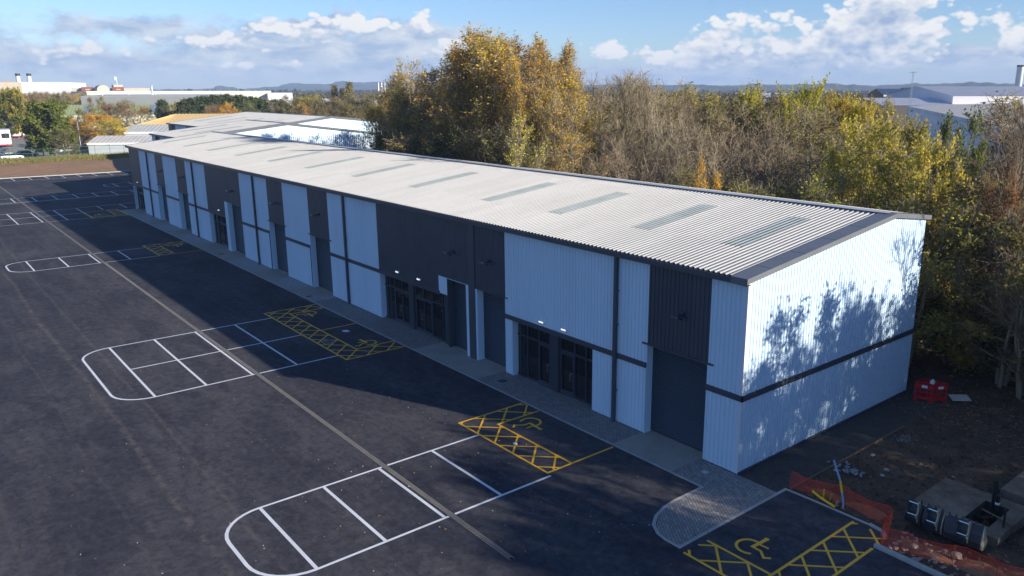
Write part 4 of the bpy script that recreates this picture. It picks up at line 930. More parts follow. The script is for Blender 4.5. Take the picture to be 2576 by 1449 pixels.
def tree_mesh(seed, H, W, stems=1, base=.2, n1=16, n2=7, n3=8, up=.55, twig=.012, leaf_n=0, leaf_s=.12, leaf_keep=1., shape='round', sag=0., wob=.12, trad=.16, twl=.75):
    """returns wood (V,F), twigs (V,F), leaves (V,F,rnd). H height, W crown radius"""
    q = np.random.RandomState(seed); S0 = []; S1 = []; R0 = []; R1 = []; T0 = []; T1 = []; TR0 = []; TR1 = []; LC = []
    def crown_r(h):      # h in 0..1 through the crown
        return {'round': math.sqrt(max(0.02, 1-(2*h-.85)**2/1.35)), 'tall': .35+.65*math.sin(math.pi*min(1, h*.9+.12)), 'vase': .35+.65*h**.7 if h < .85 else .9-2.2*(h-.85),
                'cone': max(.06, 1-h*.98), 'col': .75+.25*math.sin(3.14*h)}[shape]
    for st in range(stems):
        an = 6.28*st/stems+q.uniform(-.5, .5); lean = (W*.42 if stems > 1 else W*.08)*q.uniform(.5, 1.1)
        top = np.array([lean*math.cos(an), lean*math.sin(an), H*(1 if stems == 1 else q.uniform(.72, 1.))])
        b0 = np.array([.25*math.cos(an), .25*math.sin(an), 0])*(1 if stems > 1 else 0)
        N = 9; P = [b0+(top-b0)*(i/N)**(1 if stems == 1 else 1)+np.array([q.normal(), q.normal(), 0])*wob*(i > 0)*(i/N) for i in range(N+1)]
        r0 = trad*(1 if stems == 1 else .62)
        for i in range(N): S0.append(P[i]); S1.append(P[i+1]); R0.append(r0*(1-i/N)**.8+.012); R1.append(r0*(1-(i+1)/N)**.8+.012)
        P = np.array(P); m1 = max(4, n1//stems)
        for j in range(m1):
            f = base+(1-base)*((j+q.uniform(0, 1))/m1)**.9; f = min(.985, f)
            p = P[0]+(P[-1]-P[0])*0; k = f*N; i = min(N-1, int(k)); p = P[i]+(P[i+1]-P[i])*(k-i)
            h = (f-base)/(1-base); a1 = (j*2.4+q.uniform(-.6, .6)) if stems == 1 else an+q.uniform(-1.9, 1.9)
            L = max(.35, W*crown_r(h)*q.uniform(.75, 1.12)*(1 if stems == 1 else .72)); u = up*(.5+.9*h)*q.uniform(.7, 1.3)
            d = np.array([math.cos(a1), math.sin(a1), u]); d /= np.linalg.norm(d); M = 5; pts = [p]
            rr = max(.012, r0*(1-f)**.8*.55+.01)
            for s in range(M):
                dd = d+np.array([0, 0, .12*s*(up > .3)-sag*s])+q.normal(size=3)*.13; dd /= np.linalg.norm(dd); pts.append(pts[-1]+dd*L/M)
            for s in range(M): S0.append(pts[s]); S1.append(pts[s+1]); R0.append(rr*(1-s/M)+.008); R1.append(rr*(1-(s+1)/M)+.008)
            pts = np.array(pts)
            for jj in range(n2):
                g = .22+.78*(jj+q.uniform(0, 1))/n2; k = g*M; i = min(M-1, int(k)); pb = pts[i]+(pts[i+1]-pts[i])*(k-i)
                d2 = (pts[i+1]-pts[i])/np.linalg.norm(pts[i+1]-pts[i])+q.normal(size=3)*.62+np.array([0, 0, .18-sag]); d2 /= np.linalg.norm(d2); L2 = L*.42*q.uniform(.6, 1.2)*(1.15-.5*g)+.25
                keep = q.uniform() < leaf_keep
                mid = pb+d2*L2*.5+q.normal(size=3)*.05*L2; en = mid+(d2+q.normal(size=3)*.22+np.array([0, 0, .1-sag*.5]))*L2*.5
                T0 += [pb, mid]; T1 += [mid, en]; TR0 += [rr*.35+twig*1.2, twig*1.3]; TR1 += [twig*1.3, twig]
                for t_ in range(n3):
                    v = q.uniform(.15, 1); pc = pb+(mid-pb)*v*2 if v < .5 else mid+(en-mid)*(v*2-1)
                    d3 = d2+q.normal(size=3)*.75+np.array([0, 0, .3*(up > .3)-sag]); d3 /= np.linalg.norm(d3); L3 = twl*q.uniform(.4, 1.15)
                    pe = pc+d3*L3; T0.append(pc); T1.append(pe); TR0.append(twig); TR1.append(twig*.45)
                    if leaf_n and keep:
                        for _ in range(leaf_n):
                            LC.append(pc+(pe-pc)*q.uniform(.15, 1.1)+q.normal(size=3)*.09*(1+leaf_s*4))
    S0, S1, T0, T1 = map(np.array, (S0, S1, T0, T1))
    # wood with five sides
    a, b = frames(S1-S0); n = len(S0); V = np.empty((n, 10, 3)); R0 = np.array(R0); R1 = np.array(R1)
    for k in range(5):
        an = 1.2566*k; o = a*math.cos(an)+b*math.sin(an); V[:, k] = S0+o*R0[:, None]; V[:, 5+k] = S1+o*R1[:, None]
    bs = (np.arange(n)*10)[:, None]; F = np.concatenate([bs+np.array([[k, (k+1) % 5, 5+(k+1) % 5, 5+k]]) for k in range(5)], 0)
    tv, tf = prisms(T0, T1, np.array(TR0), np.array(TR1)); lv = None
    if LC:
        LC = np.array(LC); s = q.uniform(.6, 1.25, len(LC))*leaf_s; lv = leafquads(LC, s, q)
    return (V.reshape(-1, 3), F), (tv, tf), lv
def proto(key, tw=TW_TAN, bk=BK_GREY, **k):
    (wv, wf), (tv, tf), lv = tree_mesh(**k)
    tm = np_mesh(key+'_trunk', wv, wf, bk)
    if lv is None: cm = np_mesh(key+'_crown', tv, tf, tw)
    else:
        V = np.concatenate([tv, lv[0]]); F = np.concatenate([tf, lv[1]+len(tv)]); rr = np.concatenate([np.zeros(len(tv)), lv[2]])
        cm = np_mesh(key+'_crown', V, F, tw, rr); cm.materials.append(L_OCHRE)
        mi = np.zeros(len(F), dtype=np.int32); mi[len(tf):] = 1; cm.polygons.foreach_set('material_index', mi)
    allv = wv if lv is None else np.concatenate([wv, lv[0]]); allv = np.concatenate([allv, tv])
    return (tm, cm, float(np.percentile(allv[:, 2], 99.7)), float(np.percentile(np.hypot(allv[:, 0], allv[:, 1]), 97)))
PR = {
 'bareA': proto('bareA', seed=1, H=12, W=3.6, stems=4, base=.22, n1=44, n2=7, n3=6, up=1.25, twig=.015, shape='vase', twl=.85),
 'bareB': proto('bareB', seed=2, H=13, W=3.4, stems=1, base=.18, n1=34, n2=8, n3=6, up=.95, twig=.015, shape='tall', twl=.8),
 'bareC': proto('bareC', seed=3, tw=TW_BROWN, H=10, W=3.8, stems=6, base=.15, n1=48, n2=7, n3=5, up=1.3, twig=.016, shape='vase', twl=.9),
 'ochreA': proto('ochreA', seed=4, H=20, W=5.0, stems=1, base=.14, n1=56, n2=9, n3=6, up=1.05, twig=.012, leaf_n=2, leaf_s=.11, leaf_keep=.8, shape='tall', trad=.24, twl=.8),
 'ochreB': proto('ochreB', seed=5, H=18, W=3.6, stems=1, base=.12, n1=50, n2=8, n3=6, up=1.5, twig=.011, leaf_n=2, leaf_s=.11, leaf_keep=.62, shape='tall', trad=.2, twl=.8),
 'ochreC': proto('ochreC', seed=6, H=14, W=4.2, stems=4, base=.15, n1=48, n2=8, n3=6, up=1.1, twig=.012, leaf_n=2, leaf_s=.095, leaf_keep=.5, shape='vase', trad=.2, twl=.85),
 'leafyA': proto('leafyA', seed=7, H=11, W=4.6, stems=1, base=.12, n1=34, n2=8, n3=6, up=.5, twig=.012, leaf_n=8, leaf_s=.105, leaf_keep=.85, shape='round', trad=.2, twl=.75),
 'leafyB': proto('leafyB', seed=8, H=9, W=4.2, stems=3, base=.10, n1=36, n2=7, n3=6, up=.6, twig=.012, leaf_n=7, leaf_s=.10, leaf_keep=.75, shape='round', trad=.18, twl=.8),
 'sparse': proto('sparse', seed=9, H=10, W=4.0, stems=3, base=.12, n1=36, n2=8, n3=6, up=.8, twig=.012, leaf_n=4, leaf_s=.09, leaf_keep=.62, shape='round', trad=.17, twl=.85),
 'fullA': proto('fullA', seed=10, H=10, W=5., stems=1, base=.08, n1=40, n2=9, n3=5, up=.35, twig=.02, leaf_n=8, leaf_s=.24, leaf_keep=.95, shape='round', trad=.25, twl=1.),
 'shrub': proto('shrub', seed=11, H=3.6, W=2.6, stems=4, base=.03, n1=24, n2=6, n3=6, up=.5, twig=.010, leaf_n=4, leaf_s=.11, leaf_keep=.9, shape='round', trad=.06, twl=.5),
 'pine': proto('pine', seed=12, H=11, W=3.6, stems=1, base=.2, n1=34, n2=7, n3=7, up=.15, twig=.02, leaf_n=7, leaf_s=.22, leaf_keep=.95, shape='round', trad=.2, twl=.7),
 'poplar': proto('poplar', seed=13, H=14, W=1.5, stems=1, base=.08, n1=44, n2=5, n3=5, up=2.6, twig=.02, leaf_n=4, leaf_s=.2, leaf_keep=.8, shape='col', trad=.2, twl=.8),
}
NM = {'bareA': 'bare_tree', 'bareB': 'bare_tree', 'bareC': 'bare_tree', 'ochreA': 'tall_tree', 'ochreB': 'tall_tree', 'ochreC': 'autumn_tree', 'leafyA': 'leafy_tree', 'leafyB': 'leafy_tree', 'sparse': 'autumn_tree', 'fullA': 'leafy_tree', 'shrub': 'shrub', 'pine': 'pine_tree', 'poplar': 'poplar_tree'}
NTREE = [0]
def tree(kind, x, y, h, wd=None, leaf=None, label=None, group=None, rz=None, z=0., tw=None, bk=None, lean=0.):
    tm, cm, H, W = PR[kind]; s = h/H; sw = s if wd is None else wd/2/W
    NTREE[0] += 1; rr = random.Random(NTREE[0]*17+3)
    o = thing(NM[kind], label, 'shrub' if kind == 'shrub' else 'tree', (x, y, z), rr.uniform(0, 6.28) if rz is None else rz, group); o.scale = (sw, sw, s)
    if lean: o.rotation_euler[0] = lean
    a = bpy.data.objects.new('trunk', tm); b = bpy.data.objects.new('crown', cm)
    for c in (a, b): COL.objects.link(c); c.parent = o
    if bk: a.material_slots[0].link = 'OBJECT'; a.material_slots[0].material = bk
    if tw: b.material_slots[0].link = 'OBJECT'; b.material_slots[0].material = tw
    if leaf is not None and len(b.material_slots) > 1: b.material_slots[1].link = 'OBJECT'; b.material_slots[1].material = leaf
    return o
def treeD(kind, Dx, dist, Dtop, Dw, leaf=None, label=None, group=None, z=0., **k):
    p = spot(Dx, dist); h = height_for(Dtop, dist, Dx)-z
    return tree(kind, p.x, p.y, max(2., h), Dw/1982.558*dist, leaf, label, group, z=z, **k)

# ---- the wood behind the terrace, back to front, heights follow the canopy line of the photo
SKY_ = [(900, 250), (985, 215), (1010, 172), (1050, 152), (1100, 150), (1135, 108), (1200, 74), (1300, 92), (1400, 102), (1455, 130), (1480, 170), (1530, 196), (1570, 184), (1620, 198), (1680, 214), (1740, 226), (1800, 236), (1860, 238), (1950, 250), (2100, 250), (2200, 270), (2260, 300), (2350, 345), (2420, 352), (2500, 300), (2600, 240)]
def skyl(Dx):
    for (a, ya), (b, yb) in zip(SKY_, SKY_[1:]):
        if a <= Dx <= b: return ya+(yb-ya)*(Dx-a)/(b-a)
    return SKY_[0][1] if Dx < SKY_[0][0] else SKY_[-1][1]
wr = random.Random(21)
ROWS = [(17.4, 3.9, 0), (21.5, 4.2, 1), (26.5, 4.6, 2), (33., 5.2, 3), (41., 6., 4), (51., 7.5, 5)]
GLAB = {0: 'at the front of the wood', 1: 'in the front half of the wood', 2: 'in the middle of the wood', 3: 'in the middle of the wood', 4: 'at the back of the wood', 5: 'at the back of the wood'}
RLX = [-3.05, -8.2, -14.5, -20.75, -29.2, -37.8, -46.3, -54.6, -63.0]
ORD = ['first', 'second', 'third', 'fourth', 'fifth', 'sixth', 'seventh', 'eighth', 'ninth']
def place_words(Dx):
    cs_ = [col_of(v, 8.2) for v in RLX]; k = min(range(len(cs_)), key=lambda i: abs(cs_[i]-Dx))
    if Dx > cs_[0]+150: return 'right of the gable end'
    return 'above the %s skylight from the gable' % ORD[k]
RWS = ['front row', 'second row', 'third row', 'fourth row', 'fifth row', 'back row']
def zone(Dx): return 'left' if Dx < 1480 else 'middle' if Dx < 1900 else 'right'
ZL = {'left': 'behind the middle of the white roof', 'middle': 'behind the near half of the white roof', 'right': 'behind the gable end'}
for (y0, sp, ri) in ROWS:
    x = -96+wr.uniform(0, 3) if ri > 0 else -78
    while x < 6.5-ri*.3:
        xx = x+wr.uniform(-1.2, 1.2); yy = y0+wr.uniform(-1.4, 1.4) if ri else y0+wr.uniform(-.6, 1.); x += sp*wr.uniform(.8, 1.15)
        Dx = col_of(xx, yy); dist = math.hypot(xx-CAM.x, yy-CAM.y)
        if Dx > 2680 or Dx < 930: continue
        if xx < -88 and yy < 36: continue
        sk = skyl(Dx); roofline = 345+(Dx-1000)*.165          # roughly where the ridge hides the trunks
        fr = [.78, .56, .38, .2, .04, 0.][ri]
        if Dx < 1480: fr *= [.95, .62, .30, .12, .35, .6][ri]
        Dt = sk+(roofline-sk)*fr+wr.gauss(0, 11)
        if Dx >= 2150: Dt = max(Dt, sk)
        h = height_for(Dt, dist, Dx); h = max(4.2, min(22., h)); z_ = zone(Dx); r = wr.random()
        if z_ == 'left':
            if ri >= 3: continue
            kd, lf = (('ochreA', L_OCHRE) if r < .45 else ('ochreB', L_OCHRE) if r < .7 else ('ochreC', L_OCHRE) if r < .9 else ('ochreC', L_ORANGE)) if ri else (('ochreC', L_OCHRE) if r < .3 else ('sparse', L_OLIVE) if r < .75 else ('leafyB', L_DARK))
            if ri == 1 and r > .75: kd, lf = 'sparse', L_OLIVE
            if ri and Dx > 1400: kd, lf = ('ochreB', L_OCHRE) if r < .55 else ('bareB', None)
        elif z_ == 'middle':
            if ri == 0: kd, lf = ('bareC', None) if r < .35 else ('leafyB', L_DARK) if r < .6 else ('sparse', L_OLIVE) if r < .92 else ('sparse', L_ORANGE)
            else: kd, lf = ('bareA', None) if r < .30 else ('bareB', None) if r < .46 else ('bareC', None) if r < .66 else ('sparse', L_OLIVE) if r < .84 else ('sparse', L_YGREEN) if r < .92 else ('leafyB', L_GREEN) if r < .96 else ('ochreC', L_OCHRE)
        else:
            if ri <= 1: kd, lf = ('sparse', L_YGREEN) if r < .36 else ('sparse', L_YELLOW) if r < .48 else ('leafyB', L_OLIVE) if r < .62 else ('bareC', None) if r < .84 else ('leafyB', L_DARK)
            else: kd, lf = ('sparse', L_YGREEN) if r < .22 else ('bareA', None) if r < .6 else ('bareC', None) if r < .88 else ('sparse', L_OLIVE)
        wd = min(2*PR[kd][3]*h/PR[kd][2]*1.15, 10.); wd = max(wd, 5.)
        cn = {'bareA': 'bare tan tree', 'bareB': 'bare single stemmed tree', 'bareC': 'bare many stemmed tree', 'ochreA': 'broad ochre tree', 'ochreB': 'slender ochre tree', 'ochreC': 'thin ochre tree', 'sparse': 'half bare tree', 'leafyB': 'bushy tree'}[kd]
        ln = {L_OCHRE: '', L_ORANGE: ', orange leaves', L_OLIVE: ', olive leaves', L_DARK: ', dark leaves', L_YGREEN: ', yellow green leaves', L_YELLOW: ', yellow leaves', L_GREEN: ', green leaves', None: ''}[lf]
        o = tree(kd, xx, yy, h, wd, lf, '%s%s, %s, %s' % (cn, ln, RWS[ri], place_words(Dx)), 'trees of the wood behind the terrace', bk=BK_DARK if wr.random() < .35 else None)
# undergrowth along the wood edge
x = -88
while x < 9:
    for yy in (16.4, 19.5):
        xx = x+wr.uniform(-1, 1); r = wr.random(); y_ = yy+wr.uniform(-.5, .8)
        if xx < -60 and yy < 17: continue
        if xx > -1 and y_ < 18.5: y_ += 3
        tree('shrub', xx, y_, wr.uniform(2.6, 4.6), wr.uniform(4., 6.), L_DARK if r < .5 else L_OLIVE if r < .8 else L_YGREEN, '%s undergrowth bush, %s' % ('dark green' if r < .5 else 'olive' if r < .8 else 'yellow green', place_words(col_of(xx, y_))), 'undergrowth bushes along the wood')
    x += wr.uniform(2.8, 3.8)
# particular trees that stand out
treeD('ochreA', 1195, 80, 72, 205, L_OCHRE, 'tallest tree of the wood, broad ochre crown against the sky')
treeD('ochreA', 1290, 78, 94, 170, L_OCHRE, 'second tall ochre tree just right of the tallest')
treeD('ochreB', 1360, 77, 92, 110, L_OCHRE, 'slender ochre tree whose top stands level with its left neighbour')
treeD('ochreB', 1425, 76, 108, 100, L_OCHRE, 'ochre spire at the right end of the tall clump')
treeD('ochreA', 1250, 76, 88, 200, L_OCHRE, 'broad ochre tree filling the centre of the tall clump')
treeD('ochreA', 1340, 72, 120, 180, L_OCHRE, 'ochre tree standing before the right half of the tall clump')
treeD('ochreA', 1150, 78, 118, 170, L_OCHRE, 'ochre tree at the left shoulder of the tall clump')
treeD('ochreC', 1420, 64, 190, 130, L_OCHRE, 'thin ochre tree low at the right end of the tall clump')
treeD('ochreB', 1300, 66, 148, 60, L_ORANGE, 'narrow bright orange tree in the middle of the tall clump')
treeD('ochreC', 1045, 88, 150, 120, L_OCHRE, 'thin ochre tree leaning over the shaded gable at the left of the tall clump')
treeD('ochreC', 1110, 84, 165, 130, L_OCHRE, 'dull ochre tree between the leaning tree and the tallest one')
treeD('ochreC', 1330, 60, 290, 110, L_YELLOW, 'low yellow leaved tree below the tall clump')
treeD('bareB', 1572, 66, 188, 90, None, 'bare tree with dark seed clusters standing above the wood', bk=BK_DARK)
treeD('bareB', 1625, 66, 190, 80, None, 'second bare tree with dark clusters, right of the first', bk=BK_DARK)
treeD('bareA', 1500, 70, 186, 130, None, 'fine twigged bare tree right of the tall ochre clump')
treeD('bareA', 1680, 62, 206, 130, None, 'fine twigged bare tree in the middle of the skyline')
treeD('leafyA', 1880, 88, 214, 84, L_YGREEN, 'small yellow green tree alone on the skyline')
treeD('leafyA', 2050, 84, 202, 120, L_YGREEN, 'yellow green tree whose top rises highest before the far grey roofs')
treeD('leafyA', 1985, 82, 222, 110, L_YGREEN, 'rounded yellow green tree left of the higher one')
treeD('leafyA', 2120, 86, 232, 120, L_YELLOW, 'broad golden green tree right of the higher one')
treeD('leafyA', 2180, 84, 246, 90, L_YELLOW, 'golden tree at the edge of the grey roofed building')
treeD('leafyB', 2290, 52, 296, 230, L_YGREEN, 'big yellow leaved tree behind the roof corner, twigs showing through')
treeD('leafyB', 2180, 56, 305, 180, L_YELLOW, 'yellow leaved tree left of the big one behind the roof corner')
treeD('leafyB', 2385, 50, 345, 160, L_YELLOW, 'yellow leaved tree in front of the white gabled shed')
treeD('leafyB', 2440, 60, 280, 110, L_GREEN, 'bright green tree at the right edge below the leaning branch')
treeD('ochreC', 1925, 52, 396, 110, L_ORANGE, 'small orange brown tree low behind the roof ridge') if 0 else None
treeD('sparse', 1790, 50, 400, 90, L_ORANGE, 'small bright ochre tree just above the roof ridge')
treeD('sparse', 2570, 46, 400, 110, L_RUST, 'rusty leaved tree at the right picture edge')
# trees that lean in from the right edge: dark limbs against the far roofs
o = treeD('bareB', 2590, 47, 246, 110, None, 'dark limbed bare tree leaning in from the right picture edge', bk=BK_DARK, tw=TW_BROWN)

for (x, y, h, wd, kd) in ((-69, 39, 17, 9, 'ochreA'), (-61, 43, 18, 9, 'ochreA'), (-74, 33, 14.5, 8, 'ochreC'), (-80, 41, 14, 8, 'ochreC'), (-66, 48, 18, 9, 'ochreA')):
    tree(kd, x, y, h, wd, L_OCHRE, 'ochre tree whose shade falls on the gable of the set back unit', 'ochre trees beside the set back unit')
# ---- trees on the sunny side of the gable, outside the picture, whose shade falls across gable and yard
for (kd, x, y, h, wd, lf) in [('sparse', 15.5, 6.4, 8.2, 5.6, L_OLIVE), ('leafyA', 17., 15.5, 11.8, 6.6, L_GREEN), ('sparse', 21.5, 4.0, 10., 7., L_OLIVE), ('sparse', 22., 10.5, 12., 7., L_OLIVE), ('leafyA', 27., 17, 15, 8., L_OLIVE),
                              ('leafyB', 28, 6., 12., 8., L_OLIVE), ('sparse', 33., 11.5, 12., 8.5, L_OLIVE), ('fullA', 14., 16.4, 7.8, 7.0, L_OLIVE), ('leafyB', 15., 22., 10., 8., L_OLIVE), ('bareA', 14., 19., 13.5, 7., None), ('leafyB', 13.2, 8.8, 11.0, 6.2, L_YGREEN), ('sparse', 14., 5.2, 9.4, 4.6, L_YGREEN), ('leafyB', 38, 3., 13., 9., L_OLIVE), ('leafyB', 36, 17., 16., 9., L_OLIVE),
                              ('leafyB', 18, 22., 12., 8., L_OLIVE), ('sparse', 12.5, 25., 12., 8., L_YGREEN), ('leafyA', 24., 26., 15., 8., L_OLIVE), ('shrub', 19, 8.5, 5., 6., L_OLIVE), ('sparse', 44., 9., 17., 9., L_OLIVE), ('leafyB', 50, 0., 17, 10, L_OLIVE)]:
    tree(kd, x, y, h, wd, lf, 'tree standing in the open beyond the gable, shading it', 'trees beyond the gable')

# ================================================================ BANK, FENCE AND GRASS AT THE END OF THE YARD
BANK = mat('bank_soil', srgb('#7b5f47'), .95, .12, .7, bump=.5, bscale=5, col2=srgb('#8f7052'), fine=.22, finescale=6)
def bh(x, y):
    k = max(0, min(1, (-145.6-x)/15.)); k = k*k*(3-2*k)
    return 1.2*k+.10*math.sin(x*.7+y*.45)*k+.06*math.sin(y*1.3+x)*k-(.9*max(0, min(1, (-172-x)/14)))
g = MB(); ys = [-70+i*2. for i in range(0, 56)]; xs = [-145.25-i*1.6 for i in range(0, 25)]
for y in ys:
    for x in xs: g.v.append((x, y, bh(x, y)))
for j in range(len(ys)-1):
    for i in range(len(xs)-1): a_ = j*len(xs)+i; g.f.append((a_, a_+len(xs), a_+len(xs)+1, a_+1)); g.mi.append(0)
struct('bank', g, BANK, smooth=True)
GRS = leafmat('grass', (.12, .14, .035), (.24, .22, .07), (.30, .23, .09), .2)
def grass(name, label, n, xf, yf, h0, h1, seed, wdt=.05, m_=None):
    q = np.random.RandomState(seed); x = xf(q, n); y = yf(q, n); z = np.array([bh(a_, b_) for a_, b_ in zip(x, y)])-.03; h = q.uniform(h0, h1, n); an = q.uniform(0, 6.28, n); ln = q.normal(size=(n, 2))*.25*h[:, None]
    V = np.stack([np.stack([x-np.cos(an)*wdt, y-np.sin(an)*wdt, z], 1), np.stack([x+np.cos(an)*wdt, y+np.sin(an)*wdt, z], 1), np.stack([x+ln[:, 0], y+ln[:, 1], z+h], 1)], 1).reshape(-1, 3)
    me = np_mesh(name, V, np.arange(3*n).reshape(-1, 3), m_ or GRS, np.repeat(q.uniform(0, 1, n), 3)); o = bpy.data.objects.new(name, me); COL.objects.link(o); return tag(o, label, 'grass', None, 'stuff')
grass('long_grass', 'rough long grass along the top of the soil bank by the fence', 26000, lambda q, n: -163-q.gamma(2, 2.2, n), lambda q, n: q.uniform(-20, 30, n), .2, .65, 4, .06)
grass('weeds', 'thin weeds starting on the brow of the soil bank', 2500, lambda q, n: -161.5+q.normal(size=n)*1.2, lambda q, n: q.uniform(-20, 26, n), .1, .45, 5, .05)
FENG = mat('fence_green', (.03, .10, .07), .5, .1, 1)
fe = thing('mesh_fence', 'dark green mesh fence on posts along the top of the soil bank', 'fence')
fm = MB(); ys_ = [-26+i*2.75 for i in range(0, 22)]
fx = lambda y: -164.6-.16*(y)
for y in ys_:
    z = bh(fx(y), y); p = MB().box(fx(y)-.035, fx(y)+.035, y-.035, y+.035, z-.2, z+2.5, FENG); p.build('post', FENG, fe)
for a_, b_ in zip(ys_, ys_[1:]):
    for j in range(13):
        y = a_+(b_-a_)*j/13; z = bh(fx(y), y); fm.box(fx(y)-.004, fx(y)+.004, y-.006, y+.006, z+.05, z+2.35, FENG)
    for zz in (.1, .8, 1.6, 2.35):
        z = bh(fx(a_), a_)+zz; z2 = bh(fx(b_), b_)+zz; fm.poly([(fx(a_), a_, z-.015), (fx(b_), b_, z2-.015), (fx(b_), b_, z2+.015), (fx(a_), a_, z+.015)], FENG)
fm.build('mesh_panels', FENG, fe)
GREY = mat('galvanised', srgb('#b9c2c8'), .4, .05, 1); TARM = mat('old_tarmac', srgb('#7d7a72'), .9, .1, .3, col2=srgb('#8b877c'))
struct('road', MB().poly([(-176, -30, -.010), (-176, 16, -.010), (-206, 22, -.010), (-300, 24, -.010), (-300, -30, -.010)], TARM))
struct('grass_verge', MB().poly([(-185, -9, -.004), (-185, -2.8, -.004), (-200, -2.4, -.004), (-200, -9, -.004)], mat('verge_grass', srgb('#7f9440'), .95, .15, 1.)))
ls = thing('street_lamp', 'slim pale street lamp between the green tree and the orange tree', 'street lamp', (-207.1, 14.3, 0))
MB().tube([(0, 0, 0), (-.1, 0, 4), (-.25, 0, 8.2)], .09, 8, GREY, r2=.05).build('pole', GREY, ls); MB().box(-.3, -.1, -.75, .12, 8.15, 8.25, GREY).build('lamp_head', GREY, ls)
cm_ = thing('camera_pole', 'thin dark pole with two cross arms in front of the white trailers', 'pole', (-172., -4.2, .3))
MB().tube([(0, 0, 0), (0, 0, 6.6)], .05, 6, FENG).build('pole', FENG, cm_); MB().tube([(0, -.5, 3.4), (0, .5, 3.4)], .03, 6, FENG).build('arm', FENG, cm_)

# ---- vehicles beyond the fence
def car(name, label, x, y, rz, paint, L=4.3, W=1.75, H=1.45, van=False, group='cars parked beyond the fence'):
    o = thing(name, label, 'van' if van else 'car', (x, y, 0), rz, group); h = H
    if van: body = [(-L/2, .35), (L/2, .35), (L/2, 1.0), (L/2-.5, 1.15), (L/2-1.1, h-.1), (L/2-1.4, h), (-L/2+.05, h), (-L/2, h-.2)]
    else: body = [(-L/2, .3), (L/2, .3), (L/2+.02, .68), (L/2-.25, .82), (L/2-1.15, .92), (-L/2+.75, .95), (-L/2+.1, .92), (-L/2-.02, .75)]
    b = MB(); b.prism([(p[0], p[1]) for p in body], 'y', -W/2, W/2, paint); bo = b.build('body', paint, o)
    bv = bo.modifiers.new('b', 'BEVEL'); bv.width = .07; bv.segments = 2
    if not van:
        m = MB(); lo = [(L/2-1.1, .93), (-L/2+.35, .95)]; top = [(L/2-1.85, h), (-L/2+.95, h)]
        V = [(lo[0][0], -W/2+.06, lo[0][1]), (lo[0][0], W/2-.06, lo[0][1]), (lo[1][0], W/2-.06, lo[1][1]), (lo[1][0], -W/2+.06, lo[1][1]), (top[0][0], -W/2+.22, h), (top[0][0], W/2-.22, h), (top[1][0], W/2-.22, h), (top[1][0], -W/2+.22, h)]
        for f in ((0, 1, 5, 4), (1, 2, 6, 5), (2, 3, 7, 6), (3, 0, 4, 7)): m.poly([V[i] for i in f], GLASS)
        m.build('window_glass', GLASS, o)
        r_ = MB().prism([(top[0][0]+.03, h-.03), (top[1][0]-.03, h-.03), (top[1][0]+.1, h+.03), (top[0][0]-.1, h+.03)], 'y', -W/2+.2, W/2-.2, paint); r_.build('roof', paint, o)
    else:
        m = MB(); m.poly([(L/2-.47, -W/2+.12, 1.17), (L/2-.47, W/2-.12, 1.17), (L/2-1.08, W/2-.15, h-.13), (L/2-1.08, -W/2+.15, h-.13)], GLASS)
        for s in (-1, 1): m.poly([(L/2-.7, s*(W/2+.01), 1.15), (L/2-1.9, s*(W/2+.01), 1.15), (L/2-1.9, s*(W/2+.01), h-.25), (L/2-1.15, s*(W/2+.01), h-.25)], GLASS)
        m.build('window_glass', GLASS, o)
    TY = mat('tyre', (.015, .015, .016), .8, .05, 3)
    for sx2 in (-L/2+.8, L/2-.8):
        for sy2 in (-1, 1): MB().tube([(sx2, sy2*(W/2-.2), .32), (sx2, sy2*(W/2+.01), .32)], .32, 14, TY).build('wheel', TY, o)
    for s in (-.6, .6): MB().box(L/2-.02, L/2+.035, s-.16, s+.16, .6, .74, LENS).build('headlight', LENS, o)
    for s in (-.65, .65): MB().box(-L/2-.035, -L/2+.02, s-.12, s+.12, .65, .85, REDP).build('tail_light', REDP, o)
    return o
cp = lambda n, h: mat(n, srgb(h), .3, .03, 1, spec=.6)
car('parked_car', 'white hatchback behind the grass at the far left', -188.5, -2.2, R(100), cp('paint_white', '#e8eaec'))
car('parked_car', 'dark blue grey car beside the white hatchback', -189.5, -4.3, R(80), cp('paint_slate', '#3c5063'))
car('parked_car', 'bright blue van at the left picture edge', -190, -6.4, R(60), cp('paint_blue', '#3e6fb0'), 4.8, 1.9, 2.0, True)
car('parked_car', 'blue car half hidden by the big green tree', -195., 1.4, R(110), cp('paint_blue2', '#35618c'))
car('parked_car', 'white saloon by the street lamp', -201., 11.2, R(65), cp('paint_white2', '#e2e4e6'), 4.6)
car('parked_car', 'grey car in front of the pale building', -199.5, 13.9, R(65), cp('paint_grey', '#5a6470'), 4.4)
car('parked_car', 'dark blue car beneath the orange tree', -221., 18.5, R(40), cp('paint_navy', '#22407a'), 4.4)
car('parked_car', 'dark car at the left edge beside the trailer', -219., -1.6, R(95), cp('paint_dark', '#20304a'), 4.4)
TRW = mat('trailer_white', srgb('#e9e7e6'), .4, .05, 1); TRR = mat('trailer_red', srgb('#b5304a'), .45, .05, 1); TRG = mat('trailer_roof', srgb('#9aa3b5'), .5, .05, 1); DKW = mat('dark_window', (.03, .03, .035), .2)
